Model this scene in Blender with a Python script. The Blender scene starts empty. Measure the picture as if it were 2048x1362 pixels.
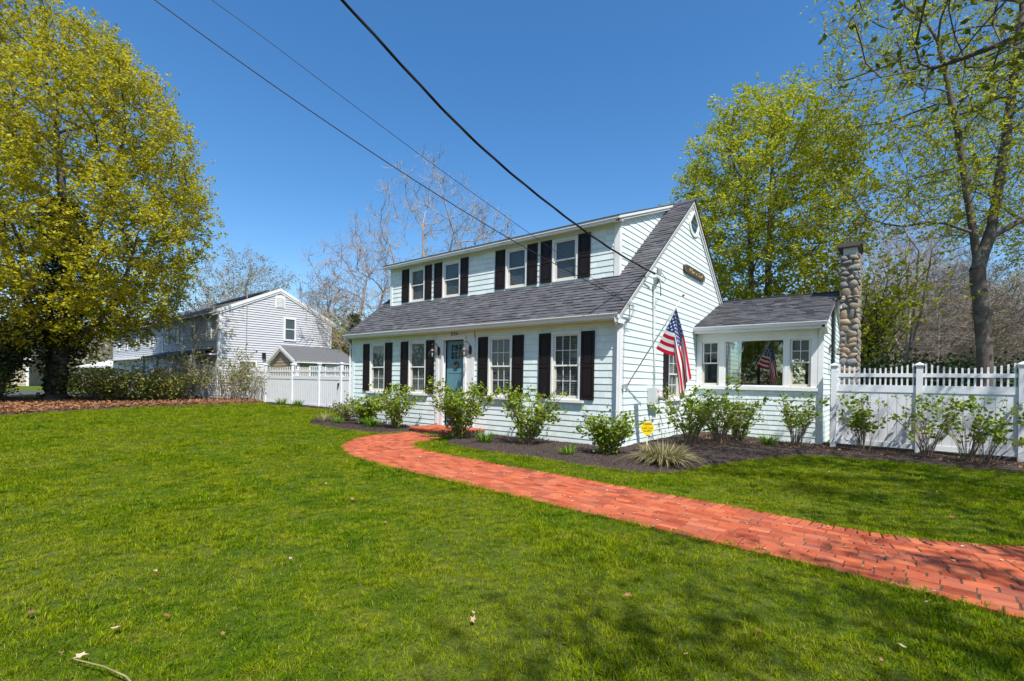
import bpy, math, random
import numpy as np
from mathutils import Vector, Matrix, Euler, kdtree, noise
R = math.radians
scn = bpy.context.scene
rnd = random.Random(7)
npr = np.random.default_rng(7)

# ------------------------------------------------------------------ camera
CAM = Vector((4.93644, -10.18071, 1.5345))
yaw, roll = -0.671, 0.017
cd = bpy.data.cameras.new('camera'); cam = bpy.data.objects.new('camera', cd)
scn.collection.objects.link(cam); scn.camera = cam
fwd = Vector((math.sin(yaw), math.cos(yaw), 0)); r0 = Vector((math.cos(yaw), -math.sin(yaw), 0)); u0 = Vector((0, 0, 1))
rr = r0 * math.cos(roll) + u0 * math.sin(roll); uu = u0 * math.cos(roll) - r0 * math.sin(roll)
cam.matrix_world = Matrix(((rr.x, uu.x, -fwd.x, CAM.x), (rr.y, uu.y, -fwd.y, CAM.y), (rr.z, uu.z, -fwd.z, CAM.z), (0, 0, 0, 1)))
cd.sensor_width = 36; cd.lens = 958 / 2048 * 36; cd.shift_y = 81.57 / 2048
cd.clip_start = .05; cd.clip_end = 2000

# ------------------------------------------------------------------ light
SUN_EL, SUN_AZ = R(57.5), R(123)
world = bpy.data.worlds.new('World'); scn.world = world; world.use_nodes = True
wn = world.node_tree.nodes; wl = world.node_tree.links
sky = wn.new('ShaderNodeTexSky'); sky.sky_type = 'NISHITA'; sky.sun_disc = False
sky.sun_elevation = SUN_EL; sky.sun_rotation = SUN_AZ
sky.altitude = 0; sky.air_density = 1.0; sky.dust_density = .9; sky.ozone_density = 2.5
hsv = wn.new('ShaderNodeHueSaturation'); hsv.inputs['Saturation'].default_value = 1.3
wl.new(sky.outputs[0], hsv.inputs['Color']); wl.new(hsv.outputs[0], wn['Background'].inputs[0]); wn['Background'].inputs[1].default_value = 0.135
sd = bpy.data.lights.new('sun', 'SUN'); sd.energy = 4.9; sd.angle = R(.55); sd.color = (1, .96, .9)
so = bpy.data.objects.new('sun', sd); scn.collection.objects.link(so)
sv = Vector((math.cos(SUN_EL) * math.sin(SUN_AZ), math.cos(SUN_EL) * math.cos(SUN_AZ), math.sin(SUN_EL)))
so.rotation_euler = sv.to_track_quat('Z', 'Y').to_euler(); so.location = sv * 60
scn.view_settings.view_transform = 'Standard'; scn.view_settings.look = 'None'
scn.view_settings.exposure = 0.55; scn.view_settings.gamma = 1; scn.view_settings.use_curve_mapping = False
scn.render.engine = 'CYCLES'
scn.cycles.max_bounces = 6; scn.cycles.transparent_max_bounces = 12; scn.cycles.glossy_bounces = 3
scn.cycles.use_denoising = True

# ------------------------------------------------------------------ helpers
COL = scn.collection
def sm(a, b, x):
    t = min(max((x - a) / (b - a), 0), 1); return t * t * (3 - 2 * t)
def gz(x, y):                                    # gentle fall of the ground towards the sunroom
    return -.11 * sm(.3, 3., x) * sm(-4, 3, y)
def vnoise(x, y, s=1., o=0.): return noise.noise(Vector((x * s + o, y * s - o, o * .37)))

class NT:
    def __init__(s, name):
        s.m = bpy.data.materials.new(name); s.m.use_nodes = True; s.t = s.m.node_tree; s.t.nodes.clear()
        s.out = s.n('ShaderNodeOutputMaterial')
    def n(s, typ, **kw):
        nd = s.t.nodes.new(typ)
        for k, v in kw.items():
            if k in ('i',):
                for a, b in v.items(): 
                    if hasattr(b, 'links') or isinstance(b, bpy.types.NodeSocket): s.t.links.new(b, nd.inputs[a])
                    else: nd.inputs[a].default_value = b
            else: setattr(nd, k, v)
        return nd
    def math(s, op, a, b=0., c=None, clamp=False):
        nd = s.n('ShaderNodeMath', operation=op, use_clamp=clamp)
        for k, v in enumerate([a, b] + ([c] if c is not None else [])):
            if isinstance(v, bpy.types.NodeSocket): s.t.links.new(v, nd.inputs[k])
            else: nd.inputs[k].default_value = v
        return nd.outputs[0]
    def noise(s, scale, detail=3, rough=.6, vec=None):
        nd = s.n('ShaderNodeTexNoise'); nd.inputs['Scale'].default_value = scale
        nd.inputs['Detail'].default_value = detail; nd.inputs['Roughness'].default_value = rough
        s.t.links.new(vec if vec is not None else s.pos(), nd.inputs['Vector']); return nd.outputs['Fac']
    def pos(s):
        if not hasattr(s, '_p'): s._p = s.n('ShaderNodeNewGeometry')
        return s._p.outputs['Position']
    def scaled(s, sx, sy, sz):
        nd = s.n('ShaderNodeMapping'); nd.inputs['Scale'].default_value = (sx, sy, sz)
        s.t.links.new(s.pos(), nd.inputs['Vector']); return nd.outputs[0]
    def rand(s):
        s.pos(); oi = s.n('ShaderNodeObjectInfo')
        return s.math('FRACT', s.math('ADD', s._p.outputs['Random Per Island'], oi.outputs['Random']))
    def ramp(s, fac, stops, interp='LINEAR'):
        nd = s.n('ShaderNodeValToRGB'); cr = nd.color_ramp; cr.interpolation = interp
        while len(cr.elements) < len(stops): cr.elements.new(.5)
        for e, (p, c) in zip(cr.elements, stops): e.position = p; e.color = (*c, 1)
        s.t.links.new(fac, nd.inputs[0]); return nd.outputs[0]
    def mix(s, fac, a, b, blend='MIX'):
        nd = s.n('ShaderNodeMix', data_type='RGBA', blend_type=blend)
        for k, v in ((0, fac), (6, a), (7, b)):
            if isinstance(v, bpy.types.NodeSocket): s.t.links.new(v, nd.inputs[k])
            else: nd.inputs[k].default_value = v if k == 0 else (*v, 1)
        return nd.outputs[2]
    def bump(s, h, strength=.4, dist=.01):
        nd = s.n('ShaderNodeBump'); nd.inputs['Strength'].default_value = strength; nd.inputs['Distance'].default_value = dist
        s.t.links.new(h, nd.inputs['Height']); return nd.outputs[0]
    def bsdf(s, col, rough=.6, normal=None, spec=.3, metal=0.):
        b = s.n('ShaderNodeBsdfPrincipled')
        for k, v in (('Base Color', col), ('Roughness', rough), ('Metallic', metal), ('Specular IOR Level', spec)):
            if isinstance(v, bpy.types.NodeSocket): s.t.links.new(v, b.inputs[k])
            else: b.inputs[k].default_value = (*v, 1) if k == 'Base Color' else v
        if normal is not None: s.t.links.new(normal, b.inputs['Normal'])
        return b
    def done(s, sh): s.t.links.new(sh.outputs[0] if hasattr(sh, 'outputs') else sh, s.out.inputs[0]); return s.m

MATS = {}
def mat(name, c1, c2=None, rough=.6, scale=8., bump=.0, bscale=60., spec=.3, metal=0., rv=0., dist=.004, dirt=0., stretch=None):
    """plain painted / mineral material: two tones by noise, a random shift per piece, fine relief, optional grime"""
    if name in MATS: return MATS[name]
    t = NT(name); c2 = c2 or tuple(v * .86 for v in c1)
    vec = t.scaled(*stretch) if stretch else None
    col = t.mix(t.noise(scale, 4, .65, vec), c1, c2)
    if rv:
        f = t.math('MULTIPLY_ADD', t.rand(), rv, 1 - rv * .5)
        hs = t.n('ShaderNodeHueSaturation'); t.t.links.new(col, hs.inputs['Color']); t.t.links.new(f, hs.inputs['Value']); col = hs.outputs[0]
    if dirt:
        d = t.ramp(t.noise(1.7, 6, .75), [(.52, (0, 0, 0)), (.8, (dirt,) * 3)]); 
        col = t.mix(d, col, (.16, .14, .10))
    nrm = t.bump(t.noise(bscale, 3, .6, vec), bump, dist) if bump else None
    MATS[name] = t.done(t.bsdf(col, rough, nrm, spec, metal)); return MATS[name]

def newmesh(name, V, F, mats=None, smooth=False, mi=None):
    """fast mesh from arrays: F is an (M,k) array or a list of such arrays"""
    me = bpy.data.meshes.new(name); V = np.asarray(V, np.float32).reshape(-1, 3)
    Fs = [np.asarray(f, np.int32) for f in (F if isinstance(F, list) and len(F) and isinstance(F[0], np.ndarray) else [F])]
    me.vertices.add(len(V)); me.vertices.foreach_set('co', V.ravel())
    idx = np.concatenate([f.ravel() for f in Fs]); tot = np.concatenate([np.full(len(f), f.shape[1], np.int32) for f in Fs])
    me.loops.add(len(idx)); me.loops.foreach_set('vertex_index', idx)
    me.polygons.add(len(tot)); me.polygons.foreach_set('loop_start', np.concatenate([[0], np.cumsum(tot)[:-1]]).astype(np.int32))
    me.polygons.foreach_set('loop_total', tot)
    me.polygons.foreach_set('use_smooth', np.full(len(tot), bool(smooth)))
    for m in mats or []: me.materials.append(m)
    if mi is not None: me.polygons.foreach_set('material_index', np.asarray(mi, np.int32))
    me.update(calc_edges=True); return me

def put(name, me, parent=None, loc=None, rot=None, scl=None):
    o = bpy.data.objects.new(name, me); COL.objects.link(o)
    if parent: o.parent = parent
    if loc is not None: o.location = loc
    if rot is not None: o.rotation_euler = rot
    if scl is not None: o.scale = scl
    return o
def tag(o, label=None, cat=None, group=None, kind=None):
    if label: o['label'] = label
    if cat: o['category'] = cat
    if group: o['group'] = group
    if kind: o['kind'] = kind
    return o
def thing(name, label, cat, loc=(0, 0, 0), rz=0., group=None):
    return tag(put(name, None, None, loc, (0, 0, rz)), label, cat, group)
def dup(o, parent=None):
    c = o.copy(); COL.objects.link(c); c.parent = parent
    for ch in list(o.children): dup(ch, c)
    return c
def struct(name, me): return tag(put(name, me), kind='structure')

ID = lambda a, b, c: (a, b, c)
def front(y0):  return lambda a, d, z: (a, y0 - d, z)       # a along the facade, d outwards
def gable(x0):  return lambda a, d, z: (x0 + d, a, z)
class MB:
    def __init__(s, f=ID): s.V = []; s.F = []; s.f = f; s.M = []; s.mi = 0
    def box(s, a0, a1, b0, b1, c0, c1):
        n = len(s.V)
        for c in (c0, c1):
            for a, b in ((a0, b0), (a1, b0), (a1, b1), (a0, b1)): s.V.append(s.f(a, b, c))
        for q in ((0, 3, 2, 1), (4, 5, 6, 7), (0, 1, 5, 4), (1, 2, 6, 5), (2, 3, 7, 6), (3, 0, 4, 7)): s.F.append(tuple(n + k for k in q)); s.M.append(s.mi)
        return s
    def poly(s, pts, raw=False):
        n = len(s.V); s.V += [p if raw else s.f(*p) for p in pts]; s.F.append(tuple(range(n, n + len(pts)))); s.M.append(s.mi); return s
    def prism(s, prof, a, b, axis=1):
        """profile (u,v) extruded from a to b along one local axis"""
        n = len(s.V); k = len(prof)
        for w in (a, b):
            for u, v in prof: s.V.append(s.f(*((u, w, v) if axis == 1 else (w, u, v) if axis == 0 else (u, v, w))))
        for i in range(k): s.F.append((n + i, n + (i + 1) % k, n + k + (i + 1) % k, n + k + i)); s.M.append(s.mi)
        s.F.append(tuple(n + i for i in reversed(range(k)))); s.F.append(tuple(n + k + i for i in range(k))); s.M += [s.mi] * 2; return s
    def tube(s, pts, r, k=8, caps=True, raw=False):
        P = [Vector(p if raw else s.f(*p)) for p in pts]; n = len(s.V); up = Vector((.13, .27, .95))
        for i, p in enumerate(P):
            d = (P[min(i + 1, len(P) - 1)] - P[max(i - 1, 0)]).normalized()
            x = d.cross(up); x = x if x.length > 1e-3 else d.cross(Vector((1, 0, 0))); x.normalize(); y = d.cross(x)
            rad = r[i] if isinstance(r, (list, tuple)) else r
            for j in range(k):
                t = 2 * math.pi * j / k; s.V.append(tuple(p + x * math.cos(t) * rad + y * math.sin(t) * rad))
        for i in range(len(P) - 1):
            for j in range(k): s.F.append((n + i * k + j, n + i * k + (j + 1) % k, n + (i + 1) * k + (j + 1) % k, n + (i + 1) * k + j)); s.M.append(s.mi)
        if caps:
            s.F.append(tuple(n + j for j in reversed(range(k)))); s.F.append(tuple(n + (len(P) - 1) * k + j for j in range(k))); s.M += [s.mi] * 2
        return s
    def lathe(s, c, prof, k=14):
        n = len(s.V)
        for r, z in prof:
            for j in range(k):
                t = 2 * math.pi * j / k; s.V.append((c[0] + r * math.cos(t), c[1] + r * math.sin(t), c[2] + z))
        for i in range(len(prof) - 1):
            for j in range(k): s.F.append((n + i * k + j, n + i * k + (j + 1) % k, n + (i + 1) * k + (j + 1) % k, n + (i + 1) * k + j)); s.M.append(s.mi)
        return s
    def mesh(s, name, m=None, smooth=False):
        me = bpy.data.meshes.new(name); me.from_pydata([tuple(v) for v in s.V], [], s.F)
        for mm in (m if isinstance(m, (list, tuple)) else [m] if m else []): me.materials.append(mm)
        if isinstance(m, (list, tuple)): me.polygons.foreach_set('material_index', s.M)
        if smooth: me.polygons.foreach_set('use_smooth', [True] * len(s.F))
        import bmesh
        bm = bmesh.new(); bm.from_mesh(me); bmesh.ops.recalc_face_normals(bm, faces=bm.faces); bm.to_mesh(me); bm.free()
        me.update(); return me
    def build(s, name, m=None, parent=None, smooth=False): return put(name, s.mesh(name, m, smooth), parent)

# ------------------------------------------------------------------ materials
SIDING = (.56, .69, .68)
def m_siding():
    t = NT('pale_blue_shingle_paint')
    g = t.noise(90, 3, .6, t.scaled(9, 9, .6)); w = t.noise(1.3, 5, .7)
    c = t.mix(w, (.71, .79, .765), (.65, .735, .72)); c = t.mix(t.ramp(g, [(.4, (0, 0, 0)), (.75, (.3,) * 3)]), c, (.60, .66, .65))
    hs = t.n('ShaderNodeHueSaturation'); t.t.links.new(c, hs.inputs['Color']); t.t.links.new(t.math('MULTIPLY_ADD', t.rand(), .14, .93), hs.inputs['Value'])
    return t.done(t.bsdf(hs.outputs[0], .62, t.bump(g, .35, .004), .25))
M_SID = m_siding()
M_WHITE = mat('white_trim_paint', (.78, .78, .76), (.70, .71, .69), .5, 3, .1, 40, dirt=.25)
M_VINYL = mat('white_vinyl', (.76, .77, .79), (.70, .71, .73), .38, 2.5, .0, spec=.45, dirt=.18)
M_FRAME = mat('putty_window_vinyl', (.62, .58, .50), (.55, .52, .45), .45, 5)
M_SHUT = mat('black_shutter_paint', (.010, .008, .010), (.022, .014, .014), .45, 14, .15, 90, spec=.22)
M_BLACK = mat('black_metal', (.012, .012, .013), (.02, .018, .018), .35, 20, spec=.5)
M_CABLE = mat('black_cable', (.012, .012, .014), (.03, .028, .028), .5, 20)
M_GREY = mat('grey_metal', (.33, .34, .35), (.42, .42, .42), .4, 12, metal=.3)
M_ALU = mat('brushed_pole_metal', (.45, .45, .45), (.35, .35, .36), .35, 30, metal=.6)
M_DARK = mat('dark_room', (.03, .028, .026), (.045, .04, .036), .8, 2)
M_BLIND = mat('grey_blind', (.20, .20, .21), (.16, .16, .17), .6, 6)
M_CURT = mat('pale_curtain', (.22, .22, .21), (.15, .155, .155), .8, 18, stretch=(6, 6, .5))
M_DOOR = mat('slate_blue_door_paint', (.115, .26, .30), (.095, .22, .26), .42, 3, spec=.45)
M_SOFF = mat('white_soffit', (.74, .72, .64), (.68, .66, .58), .6, 2)
def m_roof():
    t = NT('grey_asphalt_shingle'); r = t.rand()
    c = t.ramp(r, [(0, (.065, .067, .078)), (.3, (.098, .10, .112)), (.6, (.15, .153, .168)), (.8, (.095, .096, .106)), (1, (.19, .193, .205))])
    c = t.mix(t.noise(260, 2, .7), c, (.05, .05, .055), 'MIX'); 
    c = t.mix(t.ramp(t.noise(.9, 4, .6), [(.4, (0, 0, 0)), (.7, (.35,) * 3)]), c, (.10, .095, .10))
    return t.done(t.bsdf(c, .85, t.bump(t.noise(300, 2, .7), .6, .004), .2))
M_ROOF = m_roof()
def m_brick():
    t = NT('salmon_red_brick'); r = t.rand()
    c = t.ramp(r, [(0, (.23, .045, .022)), (.2, (.36, .080, .036)), (.45, (.46, .115, .050)), (.7, (.31, .070, .034)), (.85, (.50, .15, .070)), (1, (.19, .05, .035))])
    c = t.mix(t.ramp(t.noise(2.2, 5, .7), [(.45, (0, 0, 0)), (.75, (.55,) * 3)]), c, (.30, .12, .09))
    c = t.mix(t.ramp(t.noise(55, 4, .7), [(.5, (0, 0, 0)), (.8, (.35,) * 3)]), c, (.56, .19, .10))
    c = t.mix(t.ramp(t.noise(9, 4, .8), [(.66, (0, 0, 0)), (.74, (.5,) * 3)]), c, (.16, .11, .09))
    return t.done(t.bsdf(c, .95, t.bump(t.noise(120, 4, .7), .5, .006), .08))
M_BRICK = m_brick()
def m_stone():
    t = NT('fieldstone'); r = t.rand()
    c = t.ramp(r, [(0, (.20, .19, .17)), (.2, (.33, .26, .17)), (.35, (.27, .27, .27)), (.45, (.48, .33, .18)), (.65, (.22, .23, .23)), (.8, (.42, .36, .28)), (.92, (.38, .22, .13)), (1, (.30, .30, .31))], 'CONSTANT')
    c = t.mix(t.noise(14, 5, .7), c, (.14, .13, .12)); c = t.mix(t.ramp(t.noise(40, 4, .7), [(.5, (0, 0, 0)), (.8, (.5,) * 3)]), c, (.45, .42, .36))
    return t.done(t.bsdf(c, .85, t.bump(t.noise(30, 5, .7), .7, .02), .25))
M_STONE = m_stone()
def m_glass(name, tint, ior=1.9):
    t = NT(name); t.pos(); fr = t.n('ShaderNodeFresnel'); t.t.links.new(t.math('MULTIPLY_ADD', t._p.outputs['Backfacing'], 1 / ior - ior, ior), fr.inputs[0])
    gl = t.n('ShaderNodeBsdfGlossy'); gl.inputs['Roughness'].default_value = .008; gl.inputs['Color'].default_value = (.95, 1, .97, 1)
    tr = t.n('ShaderNodeBsdfTransparent'); tr.inputs[0].default_value = (*tint, 1)
    mx = t.n('ShaderNodeMixShader'); t.t.links.new(fr.outputs[0], mx.inputs[0]); t.t.links.new(tr.outputs[0], mx.inputs[1]); t.t.links.new(gl.outputs[0], mx.inputs[2])
    return t.done(mx)
M_GLASS = m_glass('window_glass', (.90, .92, .92), 1.38)
M_LAMPGLASS = m_glass('lantern_glass', (.85, .84, .78), 1.5)
def m_leaf(name, cols, tr=.35, rough=.5, scale=1.2, amt=.5, dark=(.05, .07, .01)):
    t = NT(name); r = t.rand()
    c = t.ramp(r, [(i / (len(cols) - 1), k) for i, k in enumerate(cols)])
    c = t.mix(t.ramp(t.noise(scale, 3, .6), [(.35, (0, 0, 0)), (.7, (amt,) * 3)]), c, dark)
    b = t.bsdf(c, rough, None, .25); tl = t.n('ShaderNodeBsdfTranslucent'); t.t.links.new(c, tl.inputs[0])
    mx = t.n('ShaderNodeMixShader'); mx.inputs[0].default_value = tr
    t.t.links.new(b.outputs[0], mx.inputs[1]); t.t.links.new(tl.outputs[0], mx.inputs[2]); return t.done(mx)
M_MAPLE = m_leaf('yellow_green_maple_flower', [(.44, .40, .010), (.58, .51, .015), (.36, .34, .012), (.66, .56, .02)], .45, amt=.35, dark=(.20, .21, .012), scale=.6)
M_MAPLE2 = m_leaf('fresh_green_leaf', [(.40, .43, .015), (.54, .54, .02), (.30, .36, .015), (.60, .57, .03)], .45, amt=.35, dark=(.17, .21, .02), scale=.6)
M_NEAR = m_leaf('mid_green_leaf', [(.13, .17, .015), (.20, .23, .02), (.09, .13, .012), (.26, .27, .03)], .35, dark=(.06, .09, .01))
M_BUD = m_leaf('pale_bud', [(.22, .22, .08), (.30, .27, .13), (.17, .19, .05)], .3, dark=(.12, .12, .06))
M_RUST = m_leaf('rusty_bud', [(.30, .20, .12), (.24, .13, .08), (.32, .26, .12)], .3, dark=(.12, .08, .05))
M_IVY = m_leaf('dark_ivy_leaf', [(.018, .028, .008), (.035, .05, .012), (.07, .07, .02), (.012, .018, .006)], .15, .35, dark=(.01, .014, .005))
M_EVER = m_leaf('evergreen_leaf', [(.03, .06, .02), (.06, .10, .03), (.10, .13, .03)], .15, .5, dark=(.02, .03, .01))
M_HEDGE = m_leaf('olive_hedge_leaf', [(.15, .18, .02), (.24, .26, .03), (.30, .30, .06), (.20, .15, .05)], .3, dark=(.05, .06, .02))
M_HYD = m_leaf('hydrangea_leaf', [(.16, .25, .012), (.25, .35, .018), (.33, .40, .03), (.10, .19, .012)], .35, .45, scale=4, amt=.4, dark=(.07, .12, .015))
M_LILY = m_leaf('daylily_blade', [(.10, .22, .008), (.17, .31, .012), (.23, .36, .02)], .3, .45, scale=9, dark=(.04, .12, .01))
M_STRAW = m_leaf('straw_blade', [(.40, .34, .17), (.52, .46, .25), (.30, .27, .10), (.30, .33, .12), (.22, .14, .07)], .25, .6, scale=8, dark=(.16, .13, .06))
M_DEAD = m_leaf('dead_leaf', [(.40, .14, .045), (.30, .12, .05), (.48, .24, .11), (.22, .10, .05), (.42, .28, .16)], .2, .7, scale=6, dark=(.12, .06, .03))
M_PALE = m_leaf('bleached_leaf', [(.55, .40, .28), (.62, .50, .38), (.48, .30, .18)], .15, .7, scale=30, dark=(.3, .2, .12))
M_CHIP = m_leaf('mulch_chip', [(.035, .024, .018), (.07, .045, .033), (.022, .017, .014), (.13, .09, .06), (.05, .035, .03)], .0, .8, scale=5, dark=(.015, .012, .01))
def m_bark(name, a, b, lich=(.22, .24, .19)):
    t = NT(name); n1 = t.noise(7, 6, .7, t.scaled(3, 3, .7)); c = t.mix(n1, a, b)
    c = t.mix(t.ramp(t.noise(2.5, 4, .7), [(.5, (0, 0, 0)), (.68, (.6,) * 3)]), c, lich)
    return t.done(t.bsdf(c, .9, t.bump(n1, .8, .03), .15))
M_BARK = m_bark('grey_brown_bark', (.16, .13, .11), (.07, .055, .045))
M_BARKL = m_bark('pale_bare_bark', (.44, .38, .33), (.25, .21, .17), (.30, .30, .26))
M_BARKR = m_bark('reddish_bark', (.44, .34, .27), (.26, .19, .15), (.20, .20, .16))
M_STEM = m_bark('shrub_stem', (.36, .26, .18), (.17, .10, .07), (.34, .28, .2))
def m_ground():
    t = NT('lawn_soil_and_thatch')
    big = t.noise(.35, 5, .6); mid = t.noise(2.2, 5, .65); fine = t.noise(38, 4, .75)
    c = t.ramp(mid, [(.3, (.050, .095, .004)), (.5, (.085, .13, .006)), (.7, (.15, .16, .018))])
    c = t.mix(t.ramp(big, [(.42, (0, 0, 0)), (.62, (.55,) * 3)]), c, (.115, .145, .028))
    c = t.mix(t.ramp(fine, [(.35, (.7,) * 3), (.6, (0, 0, 0))]), c, (.022, .035, .007))
    return t.done(t.bsdf(c, .9, t.bump(fine, .8, .03), .1))
M_GROUND = m_ground()
def m_grass():
    t = NT('grass_blade'); oi = t.n('ShaderNodeObjectInfo'); t.pos()
    big = t.noise(.35, 5, .6); mid = t.noise(2.2, 5, .65)
    c = t.ramp(mid, [(.3, (.060, .135, .0008)), (.45, (.115, .205, .001)), (.56, (.20, .27, .002)), (.72, (.31, .33, .012))])
    c = t.mix(t.ramp(big, [(.40, (0, 0, 0)), (.64, (.6,) * 3)]), c, (.26, .29, .006))
    hs = t.n('ShaderNodeHueSaturation'); t.t.links.new(c, hs.inputs['Color'])
    t.t.links.new(t.math('MULTIPLY_ADD', t._p.outputs['Random Per Island'], .7, .62), hs.inputs['Value'])
    c = t.mix(t.ramp(t._p.outputs['Random Per Island'], [(.92, (0, 0, 0)), (.93, (.8,) * 3)], 'CONSTANT'), hs.outputs[0], (.42, .36, .09))
    b = t.bsdf(c, .7, None, .04); tl = t.n('ShaderNodeBsdfTranslucent'); t.t.links.new(c, tl.inputs[0])
    mx = t.n('ShaderNodeMixShader'); mx.inputs[0].default_value = .4
    t.t.links.new(b.outputs[0], mx.inputs[1]); t.t.links.new(tl.outputs[0], mx.inputs[2]); return t.done(mx)
M_GRASS = m_grass()
M_MULCH = mat('dark_bark_mulch', (.045, .032, .027), (.085, .06, .048), .95, 30, .9, 55, dist=.03)
M_LITTER = mat('brown_leaf_litter', (.10, .055, .03), (.05, .035, .022), .95, 12, .9, 30, dist=.03)
M_ASPH = mat('asphalt', (.055, .055, .058), (.075, .075, .075), .9, 5, .5, 200)
M_MORTAR = mat('mortar', (.20, .19, .17), (.13, .12, .11), .9, 20, .5, 80)
M_SAND = mat('sandy_joint', (.10, .07, .05), (.05, .06, .025), .95, 30, .5, 80)
M_NSID = mat('grey_vinyl_clapboard', (.55, .56, .58), (.50, .51, .53), .55, .8, rv=.04)
M_TAN = mat('tan_clapboard', (.33, .27, .19), (.28, .23, .16), .6, 2, rv=.06)
M_PINK = mat('buff_house_paint', (.5, .42, .3), (.45, .37, .27), .7, 2)

# ------------------------------------------------------------------ ground
def grid_axis(lo, hi, c0, c1, fine, coarse_n):
    a = np.arange(c0, c1 + 1e-6, fine)
    l = c0 - np.geomspace(1, c0 - lo + 1, coarse_n)[1:][::-1] + 1; r_ = c1 + np.geomspace(1, hi - c1 + 1, coarse_n)[1:] - 1
    return np.concatenate([l, a, r_])
gx = grid_axis(-700, 700, -40, 20, .5, 14); gy = grid_axis(-700, 700, -20, 30, .5, 14)
V = [(x, y, gz(x, y)) for y in gy for x in gx]; nx = len(gx)
F = np.array([(j * nx + i, j * nx + i + 1, (j + 1) * nx + i + 1, (j + 1) * nx + i) for j in range(len(gy) - 1) for i in range(nx - 1)])
struct('ground', newmesh('ground', V, F, [M_GROUND], True))

def inside(p, poly):
    x, y = p; c = False; j = len(poly) - 1
    for i in range(len(poly)):
        xi, yi = poly[i]; xj, yj = poly[j]
        if (yi > y) != (yj > y) and x < (xj - xi) * (y - yi) / (yj - yi) + xi: c = not c
        j = i
    return c
def inside_np(X, Y, poly):
    c = np.zeros(len(X), bool); j = len(poly) - 1
    for i in range(len(poly)):
        xi, yi = poly[i]; xj, yj = poly[j]
        if yi != yj: c ^= ((yi > Y) != (yj > Y)) & (X < (xj - xi) * (Y - yi) / (yj - yi) + xi)
        j = i
    return c
def smooth_poly(P, n=2, closed=False):
    P = [Vector((*p, 0)) for p in P]
    for _ in range(n):
        Q = [P[0]]
        for a, b in zip(P[:-1], P[1:]): Q += [a * .75 + b * .25, a * .25 + b * .75]
        Q.append(P[-1]); P = Q
    return [(p.x, p.y) for p in P]
BED_R = smooth_poly([(-3.55, -2.0), (-3.19, -2.25), (-1.8, -2.42), (-.7, -2.43), (.29, -2.5), (1.11, -2.48), (1.64, -2.31), (1.96, -2.02), (2.07, -1.53), (2.15, -.98), (2.43, .3), (2.87, 2.0), (3.4, 3.0), (4.25, 3.19), (5.15, 3.4), (5.97, 3.38), (6.99, 3.46), (9.5, 3.5)]) + [(9.5, 6.2), (3.5, 6.2), (.1, 5.5), (.1, -.02), (-3.9, -.02), (-3.7, -1.6)]
BED_L = smooth_poly([(-12.2, .6), (-11.6, -.9), (-10.17, -2.0), (-9.09, -2.15), (-7.47, -2.14), (-6.25, -2.02)]) + [(-6.1, -1.0), (-6.35, -.02), (-10.7, -.02), (-10.75, 2.9), (-11.6, 2.4)]
LITTER = [(-17, -13), (-18.51, -9.35), (-19.75, -8.16), (-20.63, -6.76), (-22.34, -4.06), (-23.01, -1.27), (-23.46, 1.82), (-24.14, 2.96), (-27, 3.0), (-33, 2), (-33, -6), (-31, -14)]
FSTRIP = [(-24.1, 2.96), (-23.06, 2.47), (-18.52, 2.35), (-14.65, 2.35), (-11.6, 2.6), (-10.7, 3.3), (-24.1, 3.3)]
def tri_sheet(name, poly, m, z=.012, step=.22, amp=.02, sc=1.5):
    xs = [p[0] for p in poly]; ys = [p[1] for p in poly]
    me = bpy.data.meshes.new(name)
    import bmesh
    bm = bmesh.new(); bm.faces.new([bm.verts.new((x, y, 0)) for x, y in poly])
    bmesh.ops.triangulate(bm, faces=bm.faces)
    for ax, lo, hi in ((0, min(xs), max(xs)), (1, min(ys), max(ys))):
        k = lo + step
        while k < hi:
            co = Vector((k, 0, 0)) if ax == 0 else Vector((0, k, 0)); no = Vector((1, 0, 0)) if ax == 0 else Vector((0, 1, 0))
            bmesh.ops.bisect_plane(bm, geom=bm.verts[:] + bm.edges[:] + bm.faces[:], plane_co=co, plane_no=no); k += step
    for v in bm.verts:
        e = 0 if any(len(ed.link_faces) == 1 for ed in v.link_edges) else 1
        v.co.z = gz(v.co.x, v.co.y) + z * (1 if e else -.3) + e * amp * (1 + vnoise(v.co.x, v.co.y, sc) + .6 * vnoise(v.co.x, v.co.y, sc * 5, 3.))
    bm.to_mesh(me); bm.free(); me.materials.append(m); me.polygons.foreach_set('use_smooth', [True] * len(me.polygons))
    return struct(name, me)
tri_sheet('mulch_bed_front_and_side', BED_R, M_MULCH, .02, .2, .03)
tri_sheet('mulch_bed_left', BED_L, M_MULCH, .02, .2, .03)
tri_sheet('mulch_strip_under_fence', FSTRIP, M_MULCH, .015, .3, .02)
tri_sheet('leaf_litter_bank', LITTER, M_LITTER, .02, .5, .09, .5)
tri_sheet('neighbour_driveway', [(-34, -16), (-31.3, -13), (-31.6, 2), (-28.6, 2.2), (-30, 3), (-34, 3), (-52, -2), (-56, -18)], M_ASPH, .03, 2., .01)
tri_sheet('woodland_floor', [(9.6, 5.6), (3.6, 12.5), (-2, 13), (-12, 30), (-30, 60), (90, 90), (60, 4), (20, 4.5)], M_LITTER, .02, 3., .12, .3)
def ribbon_road():
    mb = MB()
    for k in range(40):
        x0 = -60 + k * 3; mb.poly([(x0, -20, .02), (x0, -26.5, .02), (x0 + 3, -26.5, .02), (x0 + 3, -20, .02)])
    return mb.mesh('street', M_ASPH)
struct('street', ribbon_road())

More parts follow.
